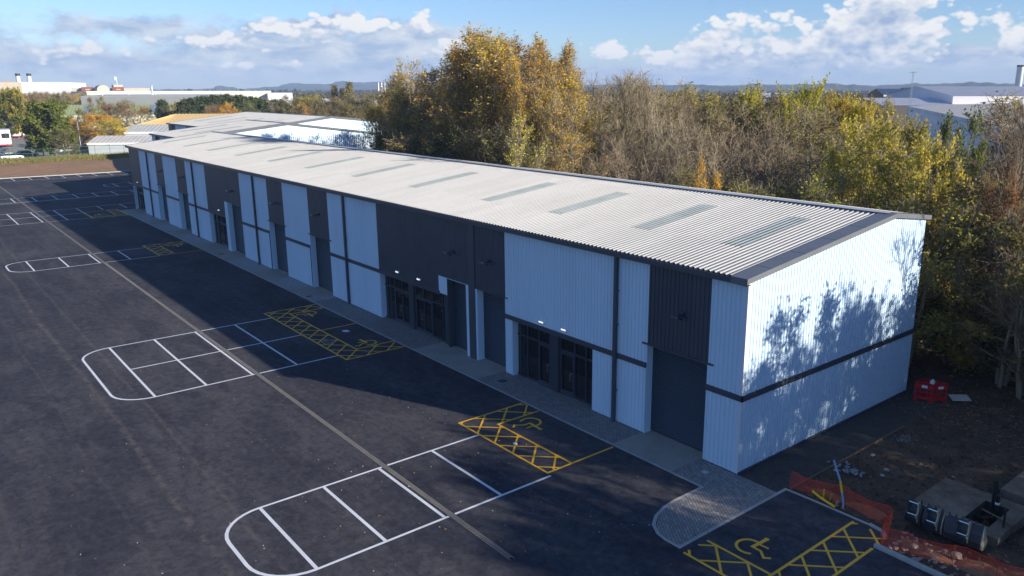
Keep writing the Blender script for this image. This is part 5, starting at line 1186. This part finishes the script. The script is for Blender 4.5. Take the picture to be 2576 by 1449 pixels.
def trailer(label, x, y, rz, L, W, H, red=True):
    o = thing('trailer', label, 'trailer', (x, y, 0), rz, 'white trailers parked beyond the fence')
    b = MB().box(-L/2, L/2, -W/2, W/2, .7, H, TRW).build('body', TRW, o); bv = b.modifiers.new('b', 'BEVEL'); bv.width = .12; bv.segments = 2
    MB().box(-L/2+.05, L/2-.05, -W/2+.05, W/2-.05, H, H+.12, TRG).build('roof', TRG, o)
    if red: MB().box(-L/2+.02, L/2-.02, -W/2-.012, -W/2-.004, .72, H-.4, TRR).build('side_panel', TRR, o)
    MB().box(L/2+.003, L/2+.03, .1, W/2-.25, H*.52, H*.8, DKW).build('window', DKW, o)
    MB().box(L/2+.003, L/2+.02, -W/2+.2, -.15, .95, H*.82, mat('trailer_door', srgb('#d5d3d2'), .5)).build('door', None, o)
    sk = MB().box(-L/2+.2, L/2-.1, -W/2+.1, W/2-.1, .45, .7, TRR); sk.build('chassis', TRR, o)
    for xx in (-.5, .5):
        for s in (-1, 1): MB().tube([(xx, s*(W/2-.3), .38), (xx, s*(W/2-.08), .38)], .38, 12, MATS['tyre']).build('wheel', MATS['tyre'], o)
    return o
trailer('nearest white trailer with a dark window and pink red side', -239., 1.6, R(-6), 7., 4.2, 4.4)
trailer('white trailer behind the nearest one with a grey roof', -254., -.6, R(-6), 7., 4., 4.6)
trailer('white trailer with red stripes left of the big green tree', -284., 10.0, R(-6), 7., 5., 5.2)

# ================================================================ BUILDINGS BEYOND
GAB = {}
def shed(name, label, cat, A, ang, L, D, ze, zr, wall, roof, sheet=.6, strips=(), stripm=None, fasc=None, wins=(), base=0., hip=0., over=.15, doors_=()):
    """gabled building. A = eave corner nearest, local x along the eave, local y away to the other eave"""
    o = thing(name, label, cat, (A[0], A[1], base), ang); W_ = MB()
    ze -= base; zr -= base
    W_.poly([(0, 0, -1), (L, 0, -1), (L, 0, ze), (0, 0, ze)], wall); W_.poly([(0, D, -1), (0, D, ze), (L, D, ze), (L, D, -1)], wall)
    for x_ in (0, L):
        W_.poly([(x_, 0, -1), (x_, 0, ze), (x_, D/2, zr if not hip else ze), (x_, D, ze), (x_, D, -1)], wall)
    W_.build('wall', wall, o)
    R_ = MB(); n = max(1, int(L/sheet)); p = (L+2*over)/n
    for side in (0, 1):
        y0, y1 = (-over, D/2) if side == 0 else (D+over, D/2)
        for i in range(n):
            xa = -over+i*p
            for (a_, b_, za, zb) in ((0, .3, .05, .05), (.3, .4, .05, 0), (.4, .9, 0, 0), (.9, 1, 0, .05)):
                x0, x1 = xa+a_*p, xa+b_*p
                def zz(x, y, t_=0): 
                    f = 1-abs(y-D/2)/(D/2)
                    return ze+(zr-ze)*f
                def xc(x, top): return min(max(x, hip), L-hip) if (hip and top) else x
                R_.poly([(x0, y0, zz(x0, y0)+za), (x1, y0, zz(x1, y0)+zb), (xc(x1, 1), y1, zr+zb), (xc(x0, 1), y1, zr+za)], roof)
    if hip:
        R_.poly([(-over, -over, ze), (hip, D/2, zr), (-over, D+over, ze)], roof); R_.poly([(L+over, -over, ze), (L-hip, D/2, zr), (L+over, D+over, ze)], roof)
    ro = R_.build('roof', roof, o)
    for (s0, s1, f0, f1, sd) in strips:
        y0, y1 = (D/2*f0, D/2*f1) if sd == 0 else (D-D/2*f0, D-D/2*f1); za, zb = ze+(zr-ze)*f0+.08, ze+(zr-ze)*f1+.08
        MB().poly([(s0, y0, za), (s1, y0, za), (s1, y1, zb), (s0, y1, zb)], stripm).build('rooflight', stripm, ro)
    if fasc:
        f_ = MB(); f_.box(-over, L+over, -over-.08, -over, ze-.45, ze+.06, fasc); f_.box(-over, L+over, D+over, D+over+.08, ze-.45, ze+.06, fasc)
        if hip: f_.box(-over-.08, -over, -over, D+over, ze-.45, ze+.06, fasc); f_.box(L+over, L+over+.08, -over, D+over, ze-.45, ze+.06, fasc)
        f_.build('fascia', fasc, o)
    for (wx0, wx1, wz0, wz1, sd) in wins:
        q = MB(); 
        if sd == 0: q.box(wx0, wx1, -.05, .02, wz0, wz1, DKW)
        elif sd == 1: q.box(L-.02, L+.05, wx0, wx1, wz0, wz1, DKW)
        else: q.box(-.05, .02, wx0, wx1, wz0, wz1, DKW)
        q.build('window', DKW, o)
    return o
c_ = lambda n, h, r=.6, v=.05, k=.3: mat(n, srgb(h), r, v, k)
P2 = lambda p: (p.x, p.y)
# pale low building just past the fence
shed('low_building', 'low pale walled building with corrugated grey roof just beyond the fence', 'building', (-188.5, 12.6), R(58), 34, 12, 2.9, 4.2, c_('pale_wall', '#b4bdc1'), c_('asbestos_roof', '#b9b6b2', .8, .08, .5), 1.0,
     strips=((15.5, 17.2, .25, .75, 0),), stripm=c_('brown_light', '#6f6a5c'), fasc=c_('white_fascia', '#dfe3e6'), wins=((2, 3, .6, 2., 2), (5, 5.8, .2, 2.1, 2)))
shed('annex', 'raised grey roofed annex joined to the low pale building', 'building', (-203, 23.5), R(58), 18, 14, 4.4, 5.9, c_('annex_wall', '#c7cfd2'), c_('asbestos_roof2', '#aeb0ae', .8, .08, .5), 1.0, fasc=c_('white_fascia', '#dfe3e6'))
shed('yellow_roofed_building', 'building with sand yellow ribbed roof and bright yellow fascia', 'building', (-207.5, 23.8), R(60), 46, 32, 5.0, 8.2, c_('slat_wall', '#5f6a70'), c_('yellow_roof', '#d9b878', .55, .07, .4), .9, hip=9.,
     strips=((16, 19, .15, .6, 0), (27, 30, .15, .6, 0)), stripm=c_('brown_light2', '#8d7a50'), fasc=c_('yellow_fascia', '#f2c51f'), wins=tuple((3+i*2.2, 4.6+i*2.2, .8, 3.4, 2) for i in range(8)))
shed('green_roofed_shed', 'long green ribbed roof with three grey rooflights', 'warehouse', (-332, 12), R(76), 66, 44, 5.4, 8.8, c_('cream_wall', '#c9cdb0'), c_('green_roof', '#9aa56a', .6, .06, .3), 1.1,
     strips=((3, 6, .05, .9, 0), (25, 28, .05, .9, 0), (48, 51, .05, .9, 0)), stripm=c_('grey_light', '#7c8a98'))
shed('slate_roofed_house', 'dark slate roofed brick house with two tall chimneys', 'house', P2(spot(412, 330)), R(52), 34, 11, 3.6, 5.6, c_('brick_wall', '#7d4a38'), c_('slate', '#5b5452', .7, .1, .8), .8)
hs = thing('brick_chimney', 'left tall brick chimney on the slate roofed house', 'chimney', (*P2(spot(452, 324)), 3.)); MB().box(-.7, .7, -.6, .6, 0, 5.0, c_('brick_red', '#9a5540')).build('stack', None, hs); MB().tube([(0, 0, 5.0), (0, 0, 5.6)], .25, 8, c_('pot', '#b5684a')).build('pot', None, hs)
hs = thing('brick_chimney', 'right brick chimney on the slate roofed house', 'chimney', (*P2(spot(484, 338)), 4.)); MB().box(-.8, .8, -.6, .6, 0, 4.2, MATS['brick_red']).build('stack', None, hs); MB().tube([(0, 0, 4.2), (0, 0, 4.9)], .25, 8, MATS['pot']).build('pot', None, hs)
# flat roofs and factories
def block(name, label, Dx0, Dx1, dist, Dtop, Dbot, col, depth=40, z0=0., cat='factory', ang=None, roofc=None):
    a_, b_ = spot(Dx0, dist), spot(Dx1, dist if ang is None else dist+ang); zt = height_for(Dtop, dist, (Dx0+Dx1)/2); o = thing(name, label, cat, (a_.x, a_.y, 0))
    d = (b_-a_); L = d.length; M = Matrix.Rotation(math.atan2(d.y, d.x), 4, 'Z')
    MB().box(0, L, 0, depth, -1, zt, col, M).build('wall', col, o)
    rc2 = roofc or c_('flat_roof', '#9da2a6', .8); MB().box(.3, L-.3, .3, depth-.3, zt, zt+.05, rc2, M).build('roof', rc2, o)
    return o, M, L, zt
WFAC = c_('factory_white', '#c3c6ca', .6, .02); CRM = c_('factory_cream', '#c4bfb2', .6, .03); CON2 = c_('concrete_old', '#b0a494', .85, .12)
o, M, L, zt = block('flat_roofed_factory', 'wide low grey flat roof with aerials before the long cream wall', 200, 620, 400, 241.5, 0, c_('grey_wall2', '#74787a'), 150, roofc=c_('grey_flat', '#a9adb0', .85, .06, .03))
q = MB(); 
for i in range(9): q.box(60+i*2.2, 61.6+i*2.2, -.06, .02, 2., 4., DKW, M)
q.build('window', DKW, o)
for i, (Dx, hh, rr_) in enumerate([(322, 9, .3), (378, 8, .25), (382, 15, .45), (389, 9, .25), (345, 3, .5), (357, 3, .4), (315, 3, .4), (300, 3, .5)]):
    p = spot(Dx, 470); t_ = thing('roof_flue', 'grey flue standing on the wide flat grey roof', 'flue', (p.x, p.y, 8), 0, 'flues and vents on the flat grey roof'); MB().tube([(0, 0, 0), (0, 0, hh*.55)], rr_, 8, GREY).build('pipe', GREY, t_); MB().tube([(0, 0, hh*.55), (0, 0, hh*.55+.3)], rr_*1.5, 8, GREY).build('cowl', GREY, t_)
p = spot(256, 420); am = thing('roof_mast', 'slim mast with a row of antennas on the flat grey roof', 'mast', (p.x, p.y, 8)); MB().tube([(0, 0, 0), (0, 0, 7)], .22, 6, GREY).build('pole', GREY, am); MB().tube([(-4, -6, .9), (4, 6, .9)], .16, 5, GREY).build('rail', GREY, am)
for j in range(5): MB().tube([(-3.2+1.6*j, -4.8+2.4*j, .2), (-3.2+1.6*j, -4.8+2.4*j, 2.2)], .18, 5, GREY).build('antenna', GREY, am)
o, M, L, zt = block('long_warehouse', 'very long cream white warehouse wall crossing the left background', 217, 680, 600, 230.5, 0, CRM, 60, ang=30)
MB().box(-.3, L+.3, -.5, .0, zt-.5, zt+.4, c_('cream_trim', '#cfc9ba')).build('parapet', None, o).matrix_local = M
o, M, L, zt = block('white_factory', 'tall white clad factory block below the two stacks', 54, 178, 740, 206.5, 0, WFAC, 50, ang=-6)
o, M, L, zt = block('white_factory_end', 'bright white end block of the factory, right of the tall block', 176, 218, 730, 208, 0, c_('bright_white', '#d5d6d8', .5, .01), 60, ang=30)
block('concrete_factory', 'brown grey concrete factory wing at the far left edge', -60, 56, 730, 207, 0, CON2, 40)
block('concrete_factory_tower', 'small plant room on top of the brown concrete wing', 14, 31, 735, 201, 0, c_('brown_conc', '#8a8078'), 14)
for i, Dx in enumerate((50, 78)):
    p = spot(Dx, 745); z1 = height_for(191, 745, Dx); t_ = thing('factory_stack', ['left white factory stack with a black cap', 'right white factory stack with a black cap'][i], 'stack', (p.x, p.y, 12), 0, 'twin factory stacks')
    MB().tube([(0, 0, 0), (0, 0, z1-12)], 1.5, 16, WFAC).build('shaft', WFAC, t_); MB().tube([(0, 0, z1-12), (0, 0, z1-10.2)], 1.65, 16, BLK).build('cap', BLK, t_)
BR = c_('brick_tower', '#7d4632', .85, .08); OFFW = c_('office_cream', '#aba697', .7, .05)
block('office_block', 'pale cream office range right of the white factory', 180, 377, 660, 221.5, 0, OFFW, 20)
for (a_, b_, lb) in ((205, 236, 'left'), (283, 312, 'right')):
    o, M, L, zt = block('brick_tower_block', '%s square brick block in the cream office range' % lb, a_, b_, 655, 219, 0, BR, 14)
    MB().box(L*.42, L*.62, -.2, .1, zt-7, zt-3, DKW, M).build('window', DKW, o); MB().box(L*.3, L*.7, -.3, .1, zt-1.9, zt-1.3, OFFW, M).build('band', OFFW, o)
p = spot(256, 650); t_ = thing('round_tower', 'cream tower with a rounded top between the two brick blocks', 'tower', (p.x, p.y, 0)); zt = height_for(214, 650, 263)
prof = [(-3.9, 0), (3.9, 0), (3.9, zt-3.2)]+[(3.9*math.cos(R(a_)), zt-3.2+3.2*math.sin(R(a_))) for a_ in range(15, 180, 15)]+[(-3.9, zt-3.2)]
MB().prism(prof, 'x', -5, 5, OFFW).build('wall', OFFW, t_)
p = spot(296, 665); t_ = thing('antenna_mast', 'phone mast on the roof plant room of the cream offices', 'mast', (p.x, p.y, 13)); z1 = height_for(193, 665, 296)-13
MB().box(-3, 3, -3, 3, 0, 5.0, OFFW).build('plant_room', OFFW, t_); MB().tube([(0, 0, 5), (0, 0, z1)], .35, 6, GREY).build('pole', GREY, t_)
for s in (-1, 0, 1): MB().box(-.4+s*1.3, .4+s*1.3, -1.2-.3*s, -.8, z1-2.4, z1, WFAC).build('antenna', WFAC, t_)
block('warehouse', 'grey gabled warehouse end right of the cream wall', 672, 735, 620, 233.5, 0, c_('pale_shed', '#c9ced2'), 30)
shed('warehouse', 'low warehouse with dark gable among the distant trees', 'warehouse', P2(spot(745, 420)), R(58), 60, 20, 7., 10.2, c_('dark_gable', '#6a6660'), c_('pale_roof', '#c4cacf'), 1.2)
# phone mast in the wood
p = spot(960, 230); t_ = thing('phone_mast', 'phone mast with three white antennas above the wood', 'mast', (p.x, p.y, 0)); z1 = height_for(209, 230, 960)
MB().tube([(0, 0, 0), (0, 0, z1)], .28, 8, GREY, r2=.18).build('pole', GREY, t_)
for s in (-1, 0, 1): MB().box(s*.62*.7-.22, s*.62*.7+.22, s*.75-.14, s*.75+.14, z1-2.1, z1+.1, WFAC).build('antenna', WFAC, t_)
for s in (-.6, .5): MB().tube([(s*.2, s, z1-3.4), (s*.2+.12, s, z1-3.4)], .28, 10, WFAC).build('dish', WFAC, t_)
p = spot(997, 600); t_ = thing('white_chimney', 'distant thin white chimney just left of the ochre trees', 'chimney', (p.x, p.y, 0)); MB().tube([(0, 0, 0), (0, 0, height_for(208, 600, 997))], 1., 12, WFAC).build('shaft', WFAC, t_); MB().tube([(0, 0, height_for(208, 600)), (0, 0, height_for(207, 600)+.3)], 1.1, 12, GREY).build('rim', GREY, t_)
# right hand estate
RG = c_('grey_sheet_roof', '#cdccd0', .7, .04, .2); PV = c_('blue_roof', '#46597a', .6, .05, .3); BRK = c_('brick_buff', '#8a6b52', .85, .08)
def shedD(name, label, Dx, dist, ang, *a_, **k): return shed(name, label, 'warehouse', P2(spot(Dx, dist)), R(ang), *a_, **k)
def at_(Dx, d): p = spot(Dx, d); return (p.x, p.y)
HF = height_for
shed('blue_roofed_building', 'brick building with slate blue roof and white gutters on the right', 'building', at_(2225, 270), R(44), 11, 17, HF(239, 270, 2225), HF(223.5, 278, 2200), BRK, PV, .5, fasc=c_('white_fascia', '#dfe3e6'), wins=((6, 11, HF(239, 270, 2225)-3.5, HF(239, 270, 2225)-.6, 2),))
shed('blue_roofed_building', 'longer slate blue roof joined behind the brick gabled one', 'building', at_(2296, 275), R(46), 19, 17, HF(236, 275, 2300), HF(220.5, 284, 2330), BRK, PV, .5, fasc=c_('white_fascia', '#dfe3e6'))
shed('grey_roofed_warehouse', 'big pale grey ribbed roof rising at the right edge', 'warehouse', at_(2400, 225), R(50), 70, 40, HF(241, 225, 2420), HF(217.5, 245, 2460), RG, RG, .45)
shed('grey_roofed_warehouse', 'lower pale grey ribbed roof in front of the big one', 'warehouse', at_(2226, 215), R(52), 80, 26, HF(266, 215, 2300), HF(247, 228, 2330), c_('brown_wall', '#4a4446'), RG, .45)
shed('white_gabled_shed', 'white ribbed side wall of the nearest shed on the right', 'warehouse', at_(2292, 180), R(-59), 110, 34, HF(267.5, 180, 2292), HF(260, 190, 2440)+.2, c_('white_rib', '#f2f5fa'), c_('grey_rib_roof', '#a9a8a8', .6, .05, .3), .45, fasc=c_('white_fascia', '#dfe3e6'))
p = spot(2560, 300); t_ = thing('steel_stack', 'tall round steel stack at the right picture edge', 'stack', (p.x, p.y, 10)); z1 = height_for(168, 300, 2560)-10
SST = mat('stack_steel', srgb('#b9bcbf'), .35, .08, .4, metal=.6); MB().tube([(0, 0, 0), (0, 0, z1)], 1.05, 20, SST).build('shaft', SST, t_); MB().tube([(0, 0, z1), (0, 0, z1+.5)], 1.15, 20, BLK).build('rim', BLK, t_)
p = spot(2293, 180); t_ = thing('lattice_mast', 'thin grey lattice mast against the sky on the right', 'mast', (p.x, p.y, 0)); z1 = height_for(179, 180, 2293); q = MB()
LM = mat('mast_grey', (.25, .27, .3), .5)
for s in range(3): an = 2.094*s; q.tube([(.35*math.cos(an), .35*math.sin(an), 8), (.10*math.cos(an), .10*math.sin(an), z1)], .02, 4, LM)
for i in range(16):
    z_ = 8+(z1-8)*i/16; r0 = .35-.25*i/16
    for s in range(3): a0, a1 = 2.094*s, 2.094*(s+1); q.tube([(r0*math.cos(a0), r0*math.sin(a0), z_), (r0*math.cos(a1), r0*math.sin(a1), z_+(z1-8)/16)], .015, 3, GREY)
q.build('lattice', GREY, t_); MB().tube([(-.8, 0, z1-.3), (.8, 0, z1-.2)], .03, 4, GREY).build('crossarm', GREY, t_)
shedD('warehouse', 'far white warehouse roof just above the middle of the wood', 1850, 700, 35, 46, 24, 10., 12., WFAC, c_('far_white', '#b9bdc2'), 3.)
shedD('warehouse', 'far pale warehouse glimpsed through the bare trees', 1560, 330, 30, 26, 18, 8., 10., WFAC, MATS['far_white'], 2.)
shedD('warehouse', 'blue grey shed glimpsed between the yellow green trees', 1945, 300, 30, 30, 20, 8., 10., PV, PV, 2.)

# ================================================================ TREES OF THE MIDDLE DISTANCE (left)
K = 'trees between the sheds on the left'
treeD('fullA', 114, 205, 252, 96, L_GREEN, 'big rounded green tree standing beyond the fence', z=0.)
treeD('fullA', 84, 212, 280, 60, L_GREEN, 'green tree crown merging with the left side of the big green tree')
treeD('leafyB', 148, 200, 325, 60, L_GREEN, 'lower green tree on the right side of the big green tree')
treeD('leafyA', 245, 226, 286, 84, L_ORANGE, 'bright orange yellow tree beside the street lamp')
treeD('leafyA', 262, 224, 300, 66, L_YELLOW, 'golden tree right of the orange one')
treeD('sparse', 185, 236, 284, 66, L_RUST, 'rusty red small tree left of the street lamp')
treeD('leafyB', 165, 232, 300, 44, L_ORANGE, 'small orange tree between the green tree and the street lamp')
treeD('leafyB', 215, 238, 272, 60, L_OLIVE, 'olive tree behind the orange one')
for (Dx, di, tp, wd, kd, lf, lb) in [(8, 300, 232, 70, 'fullA', L_GREEN, 'green tree at the far left edge'), (28, 300, 222, 50, 'fullA', L_YGREEN, 'yellow green dome shaped tree left of the white factory'), (6, 330, 250, 50, 'fullA', L_GREEN, 'green tree behind the white trailers'), (36, 300, 280, 36, 'leafyA', L_OLIVE, 'olive tree beside the grey roofed trailer'),
        (60, 330, 235, 50, 'sparse', L_RUST, 'rust brown tree before the white factory'), (50, 320, 256, 40, 'leafyB', L_ORANGE, 'orange brown tree left of the big green tree'),
        (240, 330, 243, 40, 'leafyB', L_OLIVE, 'olive tree rising before the cream wall'), (305, 290, 250, 70, 'sparse', L_OLIVE, 'broad brown olive tree between green and yellow roofs'), (282, 286, 256, 54, 'sparse', L_RUST, 'brown tree in front of the green roof'), (335, 280, 262, 60, 'sparse', L_RUST, 'brown tree at the right end of the green roof'),
        (402, 300, 252, 34, 'pine', L_PINE, 'dark pointed conifer right of the flat grey roof'), (425, 300, 262, 40, 'leafyB', L_OLIVE, 'olive bush before the slate roofed house'), (450, 320, 256, 44, 'leafyB', L_YELLOW, 'yellow green tree above the slate roofed house'), (385, 310, 272, 50, 'leafyB', L_GREEN, 'green tree left of the slate roofed house'),
        (545, 250, 262, 70, 'sparse', L_RUST, 'brown tree behind the white roofs'), (575, 248, 258, 56, 'leafyB', L_ORANGE, 'bright orange tree behind the white roofs'), (520, 262, 266, 50, 'sparse', L_OLIVE, 'dull brown tree left of the orange one'), (625, 260, 255, 60, 'leafyB', L_GREEN, 'green tree right of the bright orange one'),
        (700, 240, 246, 70, 'bareA', None, 'pale bare tree standing before the dark pines'), (745, 235, 262, 60, 'leafyB', L_ORANGE, 'orange tree at the foot of the pale bare tree'), (770, 260, 240, 80, 'leafyA', L_YGREEN, 'bright yellow green tree above the white ridge'), (735, 300, 240, 60, 'sparse', L_OLIVE, 'olive tree behind the bare one'),
        (820, 250, 244, 100, 'sparse', L_OLIVE, 'wide olive brown tree left of the poplars'), (890, 240, 238, 130, 'sparse', L_OLIVE, 'wide brown domed tree below the poplars'), (950, 236, 240, 110, 'sparse', L_OLIVE, 'wide brown tree below the phone mast'), (860, 215, 262, 110, 'leafyB', L_OLIVE, 'olive tree just behind the white ridge'),
        (940, 200, 262, 90, 'leafyB', L_YGREEN, 'yellowish tree behind the shaded gable'), (985, 185, 268, 80, 'leafyB', L_YELLOW, 'golden tree at the foot of the ochre clump'), (790, 210, 276, 60, 'sparse', L_DARK, 'dark bush behind the far roof'), (1010, 170, 262, 90, 'ochreC', L_OCHRE, 'ochre tree behind the shaded gable'),
        (840, 330, 214, 20, 'poplar', L_OLIVE, 'left one of the two pointed poplars'), (877, 325, 207, 22, 'poplar', L_OLIVE, 'taller pointed poplar of the pair'), (862, 335, 222, 18, 'poplar', L_OLIVE, 'small poplar between the two pointed ones')]:
    treeD(kd, Dx, di, tp, wd, lf, lb, K)
for (Dx, tp) in ((475, 248), (505, 243), (535, 240), (568, 238), (600, 240), (630, 244), (655, 250), (690, 252)):
    treeD('pine', Dx, 285, tp, 62, L_PINE, 'dark green pine in the row behind the orange tree', 'row of dark pines on the left')
for i in range(20):
    Dx = 62+i*8+wr.uniform(-4, 4); 
    treeD('sparse', Dx, wr.uniform(440, 570), wr.uniform(229, 237), wr.uniform(28, 42), wr.choice([L_RUST, L_OLIVE, L_OCHRE, L_OLIVE]), 'small autumn tree in front of the white factory', 'autumn trees in front of the white factory')
for i in range(22):
    Dx = wr.uniform(700, 1000); treeD('leafyB', Dx, wr.uniform(200, 330), wr.uniform(240, 268), wr.uniform(50, 90), wr.choice([L_OLIVE, L_OLIVE, L_YGREEN, L_RUST, L_DARK]), 'olive brown tree in the belt behind the white roofs', 'trees in the belt behind the white roofs')
for i in range(16):
    Dx = wr.uniform(1750, 2250); treeD('sparse', Dx, wr.uniform(110, 170), wr.uniform(236, 256), wr.uniform(60, 100), wr.choice([L_OLIVE, L_YGREEN, L_YGREEN, L_RUST]), 'autumn tree beyond the wood before the grey roofs', 'trees beyond the wood')

# far tree belts as one mass
def belt(name, label, n, az0, az1, r0, r1, h0, h1, leaf, seed, per=60, size=1.5):
    q = np.random.RandomState(seed); a_ = q.uniform(az0, az1, n); r = np.sqrt(q.uniform(r0*r0, r1*r1, n)); h = q.uniform(h0, h1, n); cx = CAM.x+r*np.cos(a_); cy = CAM.y+r*np.sin(a_)
    C = np.repeat(np.stack([cx, cy, h*.55], 1), per, 0); hh = np.repeat(h, per)
    d = q.normal(size=(n*per, 3)); d /= np.linalg.norm(d, axis=1, keepdims=True); d *= q.uniform(.45, 1., (n*per, 1)); C = C+d*np.stack([hh*.5, hh*.5, hh*.48], 1)
    s = q.uniform(.6, 1.3, len(C))*size*(hh/10); V, F, rr = leafquads(C, s, q); rr = np.repeat(np.repeat(q.uniform(0, 1, n), per), 4)*.8+rr*.2
    o = bpy.data.objects.new(name, np_mesh(name, V, F, leaf, rr)); COL.objects.link(o); return tag(o, label, 'woodland', None, 'stuff')
azD = lambda Dx: math.atan2(dirD(Dx).y, dirD(Dx).x)
FARL = leafmat('leaf_far', (.16, .095, .04), (.11, .11, .04), (.06, .055, .03), .2); FARG = leafmat('leaf_far_green', (.05, .06, .025), (.10, .095, .04), (.03, .035, .015), .2)
belt('distant_woodland', 'brown hedges and trees filling the plain on the left', 900, azD(1080), azD(-100), 620, 1500, 7, 12, FARL, 1)
belt('distant_woodland', 'dull green and brown woodland on the plain in the middle', 1500, azD(2700), azD(1000), 220, 1500, 7, 12.5, FARL, 2)
belt('distant_woodland', 'dark tree belts before the hills', 1500, azD(2700), azD(-100), 1500, 3200, 9, 15, FARG, 3, 40, 2.)
belt('distant_woodland', 'autumn bushes between the far sheds on the left', 160, azD(700), azD(560), 300, 560, 5, 9, FARL, 4)

# ================================================================ HILLS
HILL = mat('hill_wood', (.018, .028, .018), .95, .2, .01, bump=0, col2=(.045, .055, .026), fine=.3, finescale=.05)
def hills(name, prof, r0, r1, rough, seed):
    q = np.random.RandomState(seed); m = MB(); N = 260; D0, D1 = prof[0][0], prof[-1][0]; rows = 14
    nz = q.normal(size=N+40); k_ = np.ones(3)/3; nz = np.convolve(nz, k_, 'same')
    for j in range(rows+1):
        f = j/rows
        for i in range(N+1):
            Dx = D0+(D1-D0)*i/N
            for (a_, ya), (b_, yb) in zip(prof, prof[1:]):
                if a_ <= Dx <= b_: t_ = (Dx-a_)/(b_-a_); t2 = t_*t_*(3-2*t_); Dy = ya+(yb-ya)*t2; break
            top = max(0, height_for(Dy, r1)+nz[i]*rough)
            e = math.sin(math.pi*min(1, f/.72)/2)**1.3 if f <= .72 else math.cos((f-.72)/.28*math.pi/2)
            rr_ = r0+(r1-r0)*f/.72+60*math.sin(i*.11+j); h = top*e*(1+.10*math.sin(i*.23+j*.9)*(f < .68))-3*(f in (0, 1)); p = spot(Dx, rr_); m.v.append((p.x, p.y, h))
    for j in range(rows):
        for i in range(N): a_ = j*(N+1)+i; m.f.append((a_, a_+1, a_+N+2, a_+N+1)); m.mi.append(0)
    return struct(name, m, HILL, smooth=True)
hills('hills', [(340, 226), (420, 225), (500, 224.5), (536, 223), (545, 218.5), (556, 217), (580, 219.5), (610, 223.5), (640, 223), (672, 219), (700, 218), (712, 213.5), (740, 211), (800, 212), (835, 213), (848, 208), (866, 206), (920, 208), (1000, 209), (1100, 211), (1300, 214)], 3300, 4300, 1.5, 1)
hills('hills', [(1200, 214), (1500, 214), (1740, 214.5), (1800, 215.5), (1900, 214), (1990, 213), (2080, 213), (2180, 215.5), (2260, 215), (2330, 212.5), (2450, 211.5), (2600, 212.5), (2900, 214)], 1900, 2700, 1.6, 2)

# ================================================================ AIR
hz = MB().box(-5200, 3600, -1800, 5200, -4.6, 120.).build('haze'); hz['kind'] = 'stuff'; hz['label'] = 'thin pale haze over the far plain'
hm = bpy.data.materials.new('haze'); hm.use_nodes = True; n_ = hm.node_tree; n_.nodes.remove(n_.nodes['Principled BSDF'])
pv = n_.nodes.new('ShaderNodeVolumePrincipled'); pv.inputs['Color'].default_value = (.52, .70, 1., 1); pv.inputs['Density'].default_value = .0002; pv.inputs['Anisotropy'].default_value = .0
n_.links.new(pv.outputs[0], n_.nodes['Material Output'].inputs['Volume']); hz.data.materials.clear(); hz.data.materials.append(hm)

# ---- where several neighbours would share a label, say which one by its order from the left
def fix_labels():
    by = {}
    for o in SC.objects:
        if o.parent is None and o.get('label') and o.get('category') in ('tree', 'shrub', 'flue'): by.setdefault(o['label'], []).append(o)
    for lb, L in by.items():
        if len(L) < 2 or 'beyond the gable' in lb: continue
        L.sort(key=lambda o: col_of(o.location.x, o.location.y)); n = len(L)
        for i, o in enumerate(L):
            if n == 2: sfx = ('left one', 'right one')[i]
            elif n == 3: sfx = ('left one', 'middle one', 'right one')[i]
            else: sfx = 'leftmost' if i == 0 else 'rightmost' if i == n-1 else ('%s from left' % (ORD+['tenth', 'eleventh', 'twelfth', 'thirteenth', 'fourteenth', 'fifteenth', 'sixteenth', 'seventeenth', 'eighteenth', 'nineteenth', 'twentieth'])[i] if i < 20 else 'number %d from left' % (i+1))
            o['label'] = lb+', '+sfx
fix_labels()
